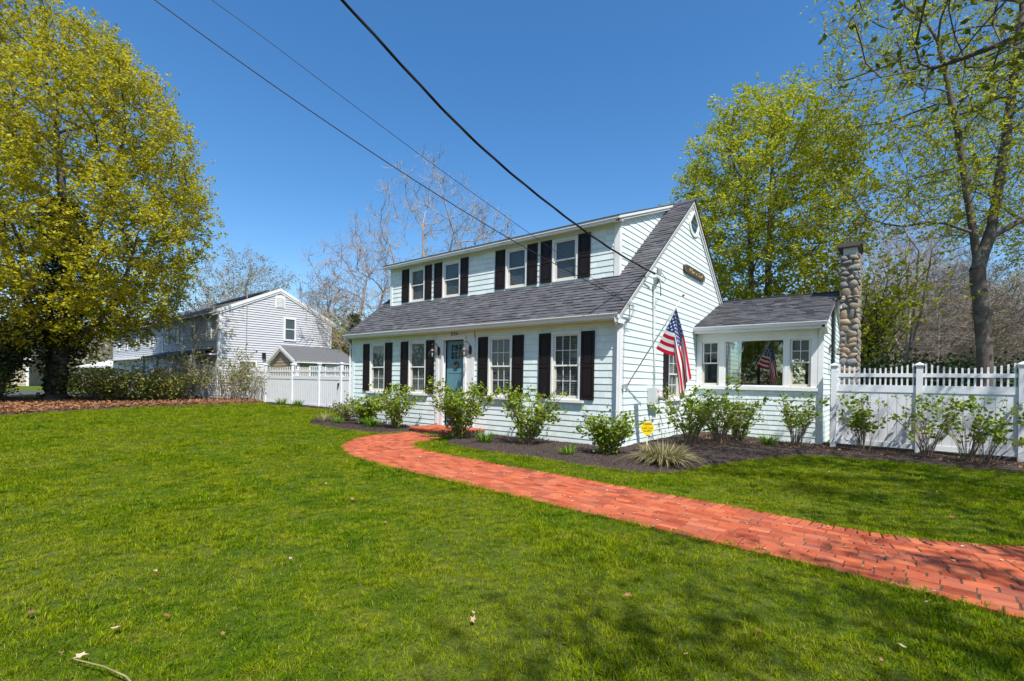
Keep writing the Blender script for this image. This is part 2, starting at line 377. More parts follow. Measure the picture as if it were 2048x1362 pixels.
# ------------------------------------------------------------------ brick path
OUTER = [(-6.02, -1.05), (-6.0, -1.5), (-6.05, -2.3), (-5.83, -2.95), (-5.35, -3.6), (-4.77, -4.1), (-4.2, -4.43), (-3.4, -4.73), (-1.94, -4.98), (-.32, -5.06), (1.61, -5.19), (3.47, -5.31), (4.69, -5.39), (5.28, -5.48), (5.64, -5.56), (7.5, -5.7), (10, -5.9)]
INNER = [(-4.25, -1.5), (-4.12, -1.95), (-4.08, -2.3), (-4.07, -2.55), (-3.8, -2.88), (-3.3, -3.17), (-2.47, -3.37), (-.6, -3.52), (1.82, -3.66), (3.6, -3.79), (4.6, -3.93), (5.2, -3.88), (5.6, -3.72), (5.95, -3.52), (6.8, -2.9), (8, -2.6), (10, -2.5)]
def resample(P, n):
    P = [Vector((*p, 0)) for p in smooth_poly(P, 2)]; L = [0]
    for a, b in zip(P[:-1], P[1:]): L.append(L[-1] + (b - a).length)
    out = []
    for k in range(n):
        s = L[-1] * k / (n - 1); i = max(j for j in range(len(L)) if L[j] <= s + 1e-9); i = min(i, len(P) - 2)
        out.append(P[i].lerp(P[i + 1], (s - L[i]) / (L[i + 1] - L[i])))
    return out
NP = 120
PO = resample(OUTER, NP); PI_ = resample(INNER, NP)
PATH_POLY = [(p.x, p.y) for p in PO] + [(p.x, p.y) for p in reversed(PI_)]
path = tri_sheet('path', PATH_POLY, M_SAND, .016, .5, .0)
def brick_mesh(l, w, h, name='brick'):
    b = .006; mb = MB()
    prof = [(-l / 2, -w / 2), (l / 2, -w / 2), (l / 2, w / 2), (-l / 2, w / 2)]
    n = 0
    for z, k in ((-h, 0), (-b, 0), (0, b)):
        for u, v in prof: mb.V.append((u - math.copysign(k, u), v - math.copysign(k, v), z))
    for i in range(4):
        j = (i + 1) % 4
        for q in (0, 4): mb.F.append((q + i, q + j, q + 4 + j, q + 4 + i)); mb.M.append(0)
    mb.F.append((8, 9, 10, 11)); mb.M.append(0)
    return mb.mesh(name, M_BRICK)
BR = [brick_mesh(.198 + .004 * k, .094, .05) for k in range(-1, 2)]
bricks = []
# rows follow the outer edge; the row count follows the width; the last (inner) row is a header course
def at_path(s, t):     # s in 0..NP-1 , t in metres from the outer edge
    i = min(int(s), NP - 2); f = s - i
    a = PO[i].lerp(PO[i + 1], f); b = PI_[i].lerp(PI_[i + 1], f); d = (PO[i + 1] - PO[i]); n = (b - a)
    return a, n, d
rows = 14
seglen = [(PO[i + 1] - PO[i]).length for i in range(NP - 1)]
for r in range(rows):
    s = rnd.random() * .4; acc = 0
    while s < NP - 2:
        a, n, d = at_path(s, 0); W = n.length; tf = (r + .5) / (rows + 2.0)
        i = min(int(s), NP - 2)
        p0 = a + n * tf; a2, n2, d2 = at_path(min(s + .5, NP - 2), 0); q = a2 + n2 * tf
        sp = (q - p0).length / .5 if (q - p0).length > 1e-4 else seglen[i]
        L = .207; ds = L / max(sp, .02)
        am, nm, dm = at_path(min(s + ds / 2, NP - 1.01), 0); pm = am + nm * tf
        ae, ne, _ = at_path(min(s + ds, NP - 1.01), 0); pe = ae + ne * tf
        dr = pe - p0; ang = math.atan2(dr.y, dr.x); wrow = W / (rows + 2.0)
        bricks.append((pm.x, pm.y, ang + rnd.uniform(-.02, .02), L * .965 / .2, min(wrow * .905 / .094, 1.9), rnd.uniform(-.003, .004)))
        s += ds * (1.0 if rnd.random() > .04 else .5)
s = 0.
while s < NP - 2:                                   # header course along the lawn side
    a, n, d = at_path(s, 0); b = a + n; a2, n2, _ = at_path(min(s + .5, NP - 1.01), 0); q = a2 + n2
    sp = (q - b).length / .5; ds = .104 / max(sp, .02); W = n.length; depth = 2.0 * W / (rows + 2.0)
    pm = a + n * (1 - 1.0 / (rows + 2.0)); dr = (q - b); ang = math.atan2(dr.y, dr.x) + math.pi / 2
    bricks.append((pm.x, pm.y, ang + rnd.uniform(-.03, .03), depth * .95 / .2, .98, rnd.uniform(-.003, .004))); s += ds
def nearness(x, y, z=0): return (Vector((x, y, z)) - CAM).length
bricks = [b for b in bricks if b[0] < 9.5]
bricks.sort(key=lambda b: nearness(b[0], b[1]) + (0 if ((Vector((b[0], b[1], 0)) - CAM).dot(fwd) > 0 and abs((Vector((b[0], b[1], 0)) - CAM).dot(r0)) / max((Vector((b[0], b[1], 0)) - CAM).dot(fwd), .1) < 1.09) else 50))
for x, y, a, sx, sy, dz in bricks[:300]:
    put('brick', rnd.choice(BR), path, (x, y, gz(x, y) + .022 + dz), (rnd.uniform(-.015, .015), rnd.uniform(-.01, .01), a), (sx, sy, 1))
def join_pieces(name, base, items, parent, m):
    """many copies of one small mesh joined into a single stuff part"""
    bv = np.array([v.co[:] for v in base.vertices]); faces = [tuple(p.vertices) for p in base.polygons]
    Vs, Fs = [], {}
    for k, (M4) in enumerate(items):
        A = np.array(M4); Vs.append(bv @ A[:3, :3].T + A[:3, 3])
    n = len(bv); out = []
    for L in sorted(set(len(f) for f in faces)):
        fa = np.array([f for f in faces if len(f) == L]); out.append((fa[None] + (np.arange(len(items)) * n)[:, None, None]).reshape(-1, L))
    o = put(name, newmesh(name, np.concatenate(Vs), out, [m]), parent); o['kind'] = 'stuff'; return o
def M4(loc, rot=(0, 0, 0), scl=(1, 1, 1)): return Matrix.LocRotScale(Vector(loc), Euler(rot), Vector(scl))
join_pieces('brick_paving', BR[1], [M4((x, y, gz(x, y) + .022 + dz), (rnd.uniform(-.015, .015), rnd.uniform(-.01, .01), a), (sx, sy, 1)) for x, y, a, sx, sy, dz in bricks[300:]], path, M_BRICK)

# ------------------------------------------------------------------ the house
house = thing('house', 'pale blue shingled Cape house with black shutters, full dormer and attached sunroom', 'house')
L_, RX = -10.652, .085
EAVE_Y, EAVE_Z, RIDGE_Y, RIDGE_Z = -.237, 3.124, 4.838, 7.249
SL = (RIDGE_Z - EAVE_Z) / (RIDGE_Y - EAVE_Y)
def roof_z(y): return EAVE_Z + SL * (y - EAVE_Y) if y < RIDGE_Y else RIDGE_Z - SL * (y - RIDGE_Y)
ROWS = [-.02, .168, .31, .456, .597, .743, .876, 1.029, 1.191, 1.349, 1.509, 1.669, 1.837, 2.005, 2.162, 2.332, 2.503, 2.661, 2.83, 3.0]
DEPTH = 9.676
def rect_holes(f, x0, x1, z0, z1, holes, d=0.):
    xs = sorted({x0, x1, *[h[0] for h in holes], *[h[1] for h in holes]}); zs = sorted({z0, z1, *[h[2] for h in holes], *[h[3] for h in holes]})
    mb = MB(f)
    for a, b in zip(xs[:-1], xs[1:]):
        for c, e in zip(zs[:-1], zs[1:]):
            mx, mz = (a + b) / 2, (c + e) / 2
            if a < x0 or b > x1 or c < z0 or e > z1 or any(h[0] < mx < h[1] and h[2] < mz < h[3] for h in holes): continue
            mb.poly([(a, d, c), (b, d, c), (b, d, e), (a, d, e)])
    return mb
# openings on the front: x0,x1,z0,z1
WF = [(-9.57, -8.70, 1.10, 2.775), (-7.46, -6.615, 1.10, 2.775), (-4.00, -3.135, 1.10, 2.775), (-1.87, -1.005, 1.10, 2.785)]
WD = [(-8.97, -8.14, 4.345, 5.56), (-7.225, -6.37, 4.345, 5.555), (-4.424, -3.605, 4.36, 5.57), (-2.705, -1.865, 4.37, 5.575)]
DOORH = (-5.75, -4.95, .16, 2.745)
SURR = (-6.11, -4.53, 0, 3.06)
front_wall = rect_holes(front(0), L_, 0, -.1, 3.1, [(a + .03, b - .03, c + .03, d - .03) for a, b, c, d in WF] + [DOORH], -.004).build('front_wall', M_SID, house)
gw = rect_holes(gable(0), 0, DEPTH, -.2, 3.05, [(3.05, 3.95, 1.15, 2.47)], -.004); gw.poly([(0, -.004, 3.05), (DEPTH, -.004, 3.05), (RIDGE_Y, -.004, RIDGE_Z - .1)])
gable_wall = gw.build('gable_wall', M_SID, house)
lw = MB(gable(L_)); lw.poly([(0, 0, -.2), (DEPTH, 0, -.2), (DEPTH, 0, 3.05), (RIDGE_Y, 0, RIDGE_Z - .1), (0, 0, 3.05)]); lw.build('far_gable_wall', M_SID, house)
MB(front(DEPTH)).poly([(L_, 0, -.2), (0, 0, -.2), (0, 0, 3.05), (L_, 0, 3.05)]).build('rear_wall', M_SID, house)
MB(front(0)).box(L_ + .02, -.02, -.015, .0, -.25, .0).build('foundation', M_MORTAR, house)

# shingle: a tapered slab one metre wide, butt at local z=0, scaled to size
def shingle_mesh(name, m, butt=.016, top=.003):
    mb = MB(); n = 0
    mb.V += [(0, -butt, 0), (1, -butt, 0), (1, -top, 1), (0, -top, 1), (0, .0, 0), (1, .0, 0), (1, 0, 1), (0, 0, 1)]
    mb.F += [(0, 1, 2, 3), (0, 4, 5, 1), (1, 5, 6, 2), (0, 3, 7, 4), (3, 2, 6, 7)]; mb.M += [0] * 5
    return mb.mesh(name, m)
SHM = shingle_mesh('shingle', M_SID)
def pieces_for_rows(x0, x1, rows, holes, wlo, whi, gap=.003, top=None):
    out = []
    for z0, z1 in zip(rows[:-1], rows[1:]):
        H = [h for h in holes if h[2] < z1 - .01 and h[3] > z0 + .01]
        spans = [(x0, x1, z0, z1)]
        for h in H:
            new = []
            for a, b, c, d in spans:
                if h[1] <= a or h[0] >= b: new.append((a, b, c, d)); continue
                if a < h[0]: new.append((a, h[0], c, d))
                if b > h[1]: new.append((h[1], b, c, d))
                if h[2] > c + .02: new.append((max(a, h[0]), min(b, h[1]), c, h[2]))
                if h[3] < d - .02: new.append((max(a, h[0]), min(b, h[1]), h[3], d))
            spans = new
        for a, b, c, d in spans:
            x = a
            while x < b - .01:
                w = rnd.uniform(wlo, whi); e = min(x + w, b)
                if b - e < wlo * .5: e = b
                out.append((x, e - gap, c + (rnd.uniform(-.002, .002)), d)); x = e
    return out
FP = pieces_for_rows(L_ + .12, -.11, ROWS[:-1] + [2.99], WF + [SURR], .11, .26)
FP.sort(key=lambda p: nearness((p[0] + p[1]) / 2, 0, p[2]) - 1.2 * (p[1] - p[0]))
def sh_mat(p, y=0.): return M4((p[0], y, p[2]), (0, 0, 0), (p[1] - p[0], 1, p[3] - p[2]))
for p in FP[:300]: put('shingle', SHM, front_wall, (p[0], 0, p[2]), None, (p[1] - p[0], 1, p[3] - p[2]))
join_pieces('shingle_siding', SHM, [sh_mat(p) for p in FP[300:]], front_wall, M_SID)

# gable courses: long boards with a few seams, clipped by rake, windows and sunroom
def board_mesh(y0a, y1a, y0b, y1b, z0, z1, f, m=M_SID, butt=.017, top=.003, name='siding_board'):
    mb = MB(f); mb.V += [f(y0a, butt, z0), f(y1a, butt, z0), f(y1b, top, z1), f(y0b, top, z1), f(y0a, 0, z0), f(y1a, 0, z0), f(y1b, 0, z1), f(y0b, 0, z1)]
    mb.F += [(0, 1, 2, 3), (0, 4, 5, 1), (1, 5, 6, 2), (0, 3, 7, 4), (3, 2, 6, 7)]; mb.M += [0] * 5; return mb.mesh(name, m)
def rake_lim(z, inset=.1):
    if z < 3.0: return (.12, DEPTH - .1)
    return (EAVE_Y + (z - EAVE_Z) / SL + inset / SL + .05, 2 * RIDGE_Y - (EAVE_Y + (z - EAVE_Z) / SL) - inset / SL - .05)
GWIN = (3.02, 3.98, 1.12, 2.5)
gz_rows = ROWS[:-1] + [2.995]; k = 2.995
while k < 7.2: k += .1625; gz_rows.append(k)
for z0, z1 in zip(gz_rows[:-1], gz_rows[1:]):
    a0, b0 = rake_lim(z0); a1, b1 = rake_lim(min(z1, 7.05))
    if b0 - a0 < .15: continue
    if b1 < a1: a1 = b1 = (a0 + b0) / 2
    if z1 < 3.0: b0 = b1 = 5.486
    spans = [(a0, b0, a1, b1, z0, z1)]
    g = (2.66, 4.34, 1.12, 2.5)
    if z0 < g[3] and z1 > g[2]:
        spans = [(a0, g[0] + .36, a1, g[0] + .36, z0, z1), (3.98, b0, 3.98, b1, z0, z1)]
        if z0 < GWIN[2]: spans.append((3.02, 3.98, 3.02, 3.98, z0, GWIN[2]))
        if z1 > GWIN[3]: spans.append((3.02, 3.98, 3.02, 3.98, GWIN[3], z1))
    for s in spans:
        cuts = [0] + sorted(rnd.uniform(.15, .9) for _ in range(rnd.choice((0, 1, 1, 2)) if s[1] - s[0] > 2 else 0)) + [1]
        for c0, c1 in zip(cuts[:-1], cuts[1:]):
            A0 = s[0] + (s[1] - s[0]) * c0 + .001; A1 = s[0] + (s[1] - s[0]) * c1 - .002
            B0, B1 = (A0 if c0 else s[2]), (A1 if c1 < 1 else s[3])
            if B0 > B1: B0 = B1 = (B0 + B1) / 2
            put('siding_board', board_mesh(A0, A1, B0, B1, s[4], s[5], gable(0)), gable_wall)

# dormer
DY, DX0, DX1, DEY, DEZ = 1.224, -10.067, -.64, .985, 5.80
DSL = (RIDGE_Z - .03 - DEZ) / (RIDGE_Y - DEY)
def dorm_z(y): return DEZ + DSL * (y - DEY)
ZD0 = roof_z(DY)
dormer_wall = rect_holes(front(DY), DX0, DX1, ZD0 - .3, 5.8, [(a + .03, b - .03, c + .03, d - .03) for a, b, c, d in WD], -.004).build('dormer_wall', M_SID, house)
drows = [ZD0 - .02 + .163 * k for k in range(9)] + [5.74]
DP = pieces_for_rows(DX0 + .1, DX1 - .13, drows, WD, .12, .3)
DP.sort(key=lambda p: nearness((p[0] + p[1]) / 2, DY, p[2]))
for p in DP[:120]: put('shingle', SHM, dormer_wall, (p[0], DY, p[2]), None, (p[1] - p[0], 1, p[3] - p[2]))
join_pieces('shingle_siding', SHM, [sh_mat(p, DY) for p in DP[120:]], dormer_wall, M_SID)
mb = MB(gable(DX1)); ymax = 4.55
mb.poly([(DY, -.004, ZD0), (DY, -.004, dorm_z(DY) - .05), (ymax, -.004, dorm_z(ymax) - .05), (ymax, -.004, roof_z(ymax) - .02)])
cheek = mb.build('dormer_cheek', M_SID, house)
zc = ZD0
while zc < 7.0:
    z1 = zc + .163
    def lim(z): return (DY + .1 if z < dorm_z(DY) - .12 else DEY + (z + .14 - DEZ) / DSL, EAVE_Y + (z - EAVE_Z) / SL)
    a, b = lim(zc); c, d = lim(z1)
    if b > a + .05:
        if c > d: c = d = (c + d) / 2
        put('siding_board', board_mesh(a, max(b, a + .02), c, max(d, c), zc, z1, gable(DX1)), cheek)
    zc = z1
mb = MB(gable(DX0)); mb.poly([(DY, 0, ZD0), (DY, 0, dorm_z(DY)), (ymax, 0, dorm_z(ymax)), (ymax, 0, roof_z(ymax))]); mb.build('dormer_far_cheek', M_SID, house)
# dormer trim
MB(front(DY)).box(DX1 - .13, DX1 + .02, 0, .028, ZD0 - .05, 5.78).build('corner_board', M_WHITE, house)
MB(gable(DX1)).box(DY - .026, DY + .10, 0, .024, ZD0 + .0, 5.78).build('corner_board', M_WHITE, house)
MB(front(DY)).box(DX0 - .02, DX0 + .1, 0, .028, ZD0 - .05, 5.78).build('corner_board', M_SID, house)
MB(front(DY)).box(DX0, DX1, .0, .022, 5.60, 5.76).build('frieze_board', M_SID, house)
MB().box(DX0 - .1, DX1 + .1, DEY + .02, DY, 5.70, 5.72).build('dormer_soffit', M_SOFF, house)
MB().box(DX0 - .1, DX1 + .1, DEY - .0, DEY + .02, 5.665, 5.79).build('dormer_fascia', M_WHITE, house)
MB().prism([(DEY - .03, 5.74), (DEY - .03, 5.80), (DEY - .001, 5.80), (DEY - .001, 5.72)], DX0 - .1, DX1 + .1, 0).build('dormer_crown_moulding', M_WHITE, house)
def slope_board(x0, x1, ya, yb, fz, lo, hi, name, m, parent=house):
    mb = MB()
    mb.V += [(x, y, fz(y) + h) for x in (x0, x1) for y in (ya, yb) for h in (lo, hi)]
    mb.F += [(0, 1, 3, 2), (4, 6, 7, 5), (0, 4, 5, 1), (2, 3, 7, 6), (1, 5, 7, 3), (0, 2, 6, 4)]; mb.M += [0] * 6
    return mb.build(name, m, parent)
slope_board(DX1 + .07, DX1 + .1, DEY - .0, 4.62, dorm_z, -.135, -.01, 'dormer_rake_board', M_WHITE)
slope_board(DX1 + .1, DX1 + .125, DEY - .03, 4.66, dorm_z, -.07, -.005, 'dormer_rake_moulding', M_WHITE)
slope_board(DX1, DX1 + .07, DEY - .0, 4.55, dorm_z, -.15, -.10, 'dormer_rake_soffit', M_WHITE)

# roof: deck slabs + shingles
rf = MB()
def roof_quad(mb, x0, x1, ya, yb, fz, th=.07, off=.0):
    n = len(mb.V); mb.V += [(x, y, fz(y) + h) for x in (x0, x1) for y in (ya, yb) for h in (off - th, off)]
    mb.F += [tuple(n + i for i in q) for q in ((0, 1, 3, 2), (4, 6, 7, 5), (0, 4, 5, 1), (2, 3, 7, 6), (1, 5, 7, 3), (0, 2, 6, 4))]; mb.M += [0] * 6
roof_quad(rf, L_ - .15, RX, EAVE_Y, DY + .02, roof_z); roof_quad(rf, DX1, RX, DY + .02, RIDGE_Y, roof_z); roof_quad(rf, L_ - .15, DX0, DY + .02, RIDGE_Y, roof_z)
roof_quad(rf, L_ - .15, RX, RIDGE_Y, 2 * RIDGE_Y - EAVE_Y, roof_z)
roof = rf.build('roof', M_ROOF, house)
droof = MB(); roof_quad(droof, DX0 - .16, DX1 + .13, DEY - .04, RIDGE_Y - .01, dorm_z, .03, .03); droof.build('dormer_roof', M_ROOF, house)
ang = math.atan(SL); cs, sn = math.cos(ang), math.sin(ang)
def roof_shingle_mesh():
    mb = MB(); mb.V += [(0, 0, .0), (1, 0, .0), (1, 1, 0), (0, 1, 0), (0, 0, .017), (1, 0, .017), (1, 1, .002), (0, 1, .002)]
    mb.F += [(4, 5, 6, 7), (0, 1, 5, 4), (0, 4, 7, 3), (1, 2, 6, 5)]; mb.M += [0] * 4; return mb.mesh('roof_shingle', M_ROOF)
RSM = roof_shingle_mesh()
def shingle_rows(spans_at, y0, y1, fz, a, exp=.143, wlo=.12, whi=.33):
    out = []; n = int((y1 - y0) / math.cos(a) / exp)
    for r in range(n + 1):
        y = y0 + r * exp * math.cos(a)
        ye = min(y + exp * math.cos(a), y1)
        if ye - y < .02: continue
        for x0, x1 in spans_at((y + ye) / 2):
            x = x0
            while x < x1 - .01:
                e = min(x + rnd.uniform(wlo, whi), x1)
                if x1 - e < .08: e = x1
                out.append((x, e - .001, y, fz(y), (ye - y) / math.cos(a), rnd.choice((1, 1, 1.5, .6)))); x = e
    return out
RS = shingle_rows(lambda y: [(L_ - .16, RX + .012)] if y < DY + .01 else [(L_ - .16, DX0), (DX1 + .003, RX + .012)], EAVE_Y - .03, RIDGE_Y, lambda y: EAVE_Z + SL * (y - EAVE_Y), ang)
RS.sort(key=lambda s: nearness(s[0], s[2], s[3]))
def rs_m(s, a): return M4((s[0], s[2], s[3] + .002), (a, 0, 0), (s[1] - s[0], s[4] * 1.03, s[5]))
for s in RS[:300]: put('roof_shingle', RSM, roof, (s[0], s[2], s[3] + .002), (ang, 0, 0), (s[1] - s[0], s[4] * 1.03, s[5]))
join_pieces('roof_shingle_field', RSM, [rs_m(s, ang) for s in RS[300:]], roof, M_ROOF)
slope_board(RX - .16, RX + .02, RIDGE_Y - .005, 9.0, roof_z, .0, .012, 'ridge_edge_shingles', M_ROOF)
MB().prism([(RIDGE_Y - .14, RIDGE_Z - .14 * SL + .004), (RIDGE_Y, RIDGE_Z + .018), (RIDGE_Y + .14, RIDGE_Z - .14 * SL + .004), (RIDGE_Y, RIDGE_Z + .003)], DX1 - .02, RX + .014, 0).build('ridge_cap', M_ROOF, house)
# rake boards on the right gable (two stepped members) and left
for xa, xb, lo, hi in ((.018, .044, -.235, -.06), (.044, .078, -.13, -.015)):
    slope_board(xa, xb, EAVE_Y - .03, RIDGE_Y, roof_z, lo, hi, 'rake_board', M_WHITE)
    slope_board(xa, xb, RIDGE_Y, 2 * RIDGE_Y - EAVE_Y, roof_z, lo, hi, 'rake_board', M_WHITE)
slope_board(L_ - .15, L_ - .12, EAVE_Y, RIDGE_Y, roof_z, -.2, -.01, 'rake_board', M_WHITE)
# eave: soffit, frieze, gutter, downspout
MB().box(L_ - .1, .0, EAVE_Y + .02, -.0, 2.985, 3.0).build('soffit', M_SOFF, house)
MB(front(0)).box(-6.11, 0 - .11, .0, .02, 2.89, 2.984).build('frieze_board', M_WHITE, house)
MB().box(L_ - .12, .07, EAVE_Y, EAVE_Y + .02, 2.965, 3.09).build('fascia', M_WHITE, house)
def gutter(x0, x1, y, z, par=house, m=M_VINYL, s=1.):
    prof = [(y, z - .11 * s), (y - .075 * s, z - .11 * s), (y - .09 * s, z - .05 * s), (y - .12 * s, z - .01 * s), (y - .12 * s, z + .008), (y - .108 * s, z + .008), (y - .105 * s, z - .012), (y - .07 * s, z - .095 * s), (y - .01, z - .095 * s), (y - .01, z)]
    mb = MB(); mb.prism(prof, x0, x1, 0); return mb.build('gutter', m, par)
gutter(L_ - .16, .10, EAVE_Y, 3.105)
MB().box(L_ - .16, .085, EAVE_Y - .025, EAVE_Y - .0, 3.105, 3.12).build('drip_edge', mat('brown_drip_edge', (.10, .05, .04), (.06, .035, .03)), house)
def downspout(pts, name='downspout', w=.04, par=house):
    return MB().tube(pts, w, 4, raw=True).build(name, M_VINYL, par)
downspout([(.03, -.30, 3.03), (.03, -.28, 2.93), (.02, -.10, 2.78), (.015, -.085, 2.68), (.015, -.085, .12), (.06, -.16, .06)])
downspout([(L_ - .05, -.30, 3.02), (L_ - .05, -.27, 2.95), (L_ - .04, -.10, 2.8), (L_ - .04, -.085, 2.7), (L_ - .04, -.085, .1)], w=.032)
# corner boards
MB(front(0)).box(-.11, .03, 0, .03, -.03, 2.985).build('corner_board', M_WHITE, house)
MB(gable(0)).box(-.028, .12, 0, .028, -.03, 2.97).build('corner_board', M_WHITE, house)
MB(front(0)).box(L_ - .03, L_ + .12, 0, .03, -.03, 2.985).build('corner_board', M_SID, house)
MB().prism([(-.3, 3.0), (.14, 3.0), (.0, 2.9), (-.26, 2.9)], .03, .085, 0).build('eave_return', M_WHITE, house)

def window(f, x0, x1, z0, z1, mt=(0, 0), mbm=(0, 0), blind='slat', trim=M_WHITE, par=house, sill=True, sillw=.12, tw=.055, room=True):
    """double-hung unit: outer trim, two sashes (lower behind the upper's line), panes, grilles, blind"""
    w = put('window', None, par)
    mb = MB(f); d0, d1 = -.02, .034
    for b in ((x0, x0 + tw, z0, z1), (x1 - tw, x1, z0, z1), (x0 + tw, x1 - tw, z1 - tw, z1), (x0 + tw, x1 - tw, z0, z0 + tw * .7)): mb.box(b[0], b[1], d0, d1, b[2], b[3])
    mb.build('window_frame', trim, w)
    mb = MB(f); a0, a1 = x0 + tw + .002, x1 - tw - .002
    for b in ((a0, a0 + .02, z0 + .04, z1 - tw), (a1 - .02, a1, z0 + .04, z1 - tw)): mb.box(b[0], b[1], -.075, -.0, b[2], b[3])
    mb.build('jamb', M_FRAME, w)
    mid = (z0 + z1) / 2 + .01
    for nm, lo, hi, dd, g in (('upper', mid - .02, z1 - tw, .0, mt), ('lower', z0 + tw * .7, mid + .02, -.03, mbm)):
        s = .038 if nm == 'upper' else .045; A0, A1 = a0 + .02, a1 - .02; bot = s * (1.5 if nm == 'lower' else 1)
        mb = MB(f)
        for b in ((A0, A0 + s, lo, hi), (A1 - s, A1, lo, hi), (A0 + s, A1 - s, hi - s, hi), (A0 + s, A1 - s, lo, lo + bot)): mb.box(b[0], b[1], dd - .028, dd, b[2], b[3])
        mb.build('sash', M_WHITE if nm == 'upper' else M_FRAME, w)
        MB(f).box(A0 + s, A1 - s, dd - .016, dd - .012, lo + bot, hi - s).build('pane', M_GLASS, w)
        if g[0] or g[1]:
            mb = MB(f); gl0, gl1, gh0, gh1 = A0 + s, A1 - s, lo + bot, hi - s
            for i in range(1, g[0]): xx = gl0 + (gl1 - gl0) * i / g[0]; mb.box(xx - .008, xx + .008, dd - .011, dd - .004, gh0, gh1)
            for i in range(1, g[1]): zz = gh0 + (gh1 - gh0) * i / g[1]; mb.box(gl0, gl1, dd - .0105, dd - .0045, zz - .008, zz + .008)
            mb.build('muntin', M_WHITE, w)
    if blind == 'slat':
        mb = MB(f); zz = z0 + .06
        while zz < z1 - .08: mb.prism([(-.125, zz), (-.095, zz + .022), (-.093, zz + .02), (-.123, zz - .002)], x0 + .06, x1 - .06, 0) if False else mb.box(x0 + .06, x1 - .06, -.092, -.074, zz, zz + .026); zz += .042
        mb.build('blind', M_BLIND, w)
    elif blind == 'curtain':
        mb = MB(f); n = 26
        for i in range(n):
            t0 = i / n; t1 = (i + 1) / n; A = x0 + .06 + (x1 - x0 - .12) * t0; B = x0 + .06 + (x1 - x0 - .12) * t1
            dA = -.085 + .012 * math.sin(t0 * 40); dB = -.085 + .012 * math.sin(t1 * 40)
            mb.poly([(A, dA, z0 + .05), (B, dB, z0 + .05), (B, dB, z1 - .06), (A, dA, z1 - .06)])
        mb.build('curtain', M_CURT, w)
    if sill: MB(f).box(x0 - sillw, x1 + sillw * .9, -.01, .085, z0 - .065, z0 - .003).build('window_sill', M_WHITE, w)
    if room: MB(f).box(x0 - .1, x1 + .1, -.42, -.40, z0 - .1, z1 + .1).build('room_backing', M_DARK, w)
    return w
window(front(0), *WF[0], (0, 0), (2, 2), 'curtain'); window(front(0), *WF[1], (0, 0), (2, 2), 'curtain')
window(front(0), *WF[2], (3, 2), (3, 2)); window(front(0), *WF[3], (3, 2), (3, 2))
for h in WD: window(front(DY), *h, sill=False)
def shutter(f, x0, x1, z0, z1):
    mb = MB(f); st = .055
    d0, d1 = .018, .05; zm = (z0 + z1) / 2
    mb.box(x0, x1, d0, d0 + .012, z0, z1)
    for b in ((x0, x0 + st, z0, z1), (x1 - st, x1, z0, z1), (x0 + st, x1 - st, z1 - .07, z1), (x0 + st, x1 - st, z0, z0 + .08), (x0 + st, x1 - st, zm - .05, zm + .03)): mb.box(b[0], b[1], d0 + .012, d1, b[2], b[3])
    for a, b in ((z0 + .10, zm - .07), (zm + .05, z1 - .09)): mb.box(x0 + st + .02, x1 - st - .02, d0 + .012, d0 + .024, a, b)
    mb.build('shutter', M_SHUT, house)
for x0, x1 in ((-9.955, -9.59), (-8.69, -8.32), (-7.845, -7.475), (-6.60, -6.235), (-4.375, -4.012), (-3.125, -2.75), (-2.245, -1.885), (-.995, -.63)): shutter(front(0), x0, x1, 1.115, 2.778)
for x0, x1 in ((-9.385, -9.0), (-8.115, -7.775), (-7.63, -7.25), (-6.35, -6.005), (-4.83, -4.45), (-3.59, -3.225), (-3.105, -2.73), (-1.845, -1.475)): shutter(front(DY), x0, x1, 4.385, 5.59)
# gable window with one dark shutter each side
window(gable(0), *GWIN, (2, 2), (2, 2)); shutter(gable(0), 2.67, 3.005, 1.13, 2.49); shutter(gable(0), 4.0, 4.33, 1.13, 2.49)
# quarter-moon attic light near the apex
mb = MB(gable(0)); arc = []
for k in range(13):
    t = math.pi * (1.0 + k / 12.); arc.append((5.02 + .47 * math.cos(t), 6.52 + .38 * math.sin(t)))
shape = [(5.49, 6.55), (5.02, 7.0), (4.55, 6.5)] + arc[1:-1]
inner = [(5.02 + (a - 5.02) * .74, 6.57 + (b - 6.57) * .76) for a, b in shape]
att = put('attic_window', None, house)
n = len(shape)
for i in range(n):
    j = (i + 1) % n; A, B, C2, D2 = shape[i], shape[j], inner[j], inner[i]
    mb.poly([(A[0], .045, A[1]), (B[0], .045, B[1]), (C2[0], .045, C2[1]), (D2[0], .045, D2[1])]); mb.poly([(A[0], 0, A[1]), (B[0], 0, B[1]), (B[0], .045, B[1]), (A[0], .045, A[1])]); mb.poly([(C2[0], .045, C2[1]), (D2[0], .045, D2[1]), (D2[0], .018, D2[1]), (C2[0], .018, C2[1])])
mb.build('window_frame', M_WHITE, att)
MB(gable(0)).poly([(a, .022, b) for a, b in inner]).build('pane', m_glass('attic_glass', (.25, .3, .33), 2.6), att)

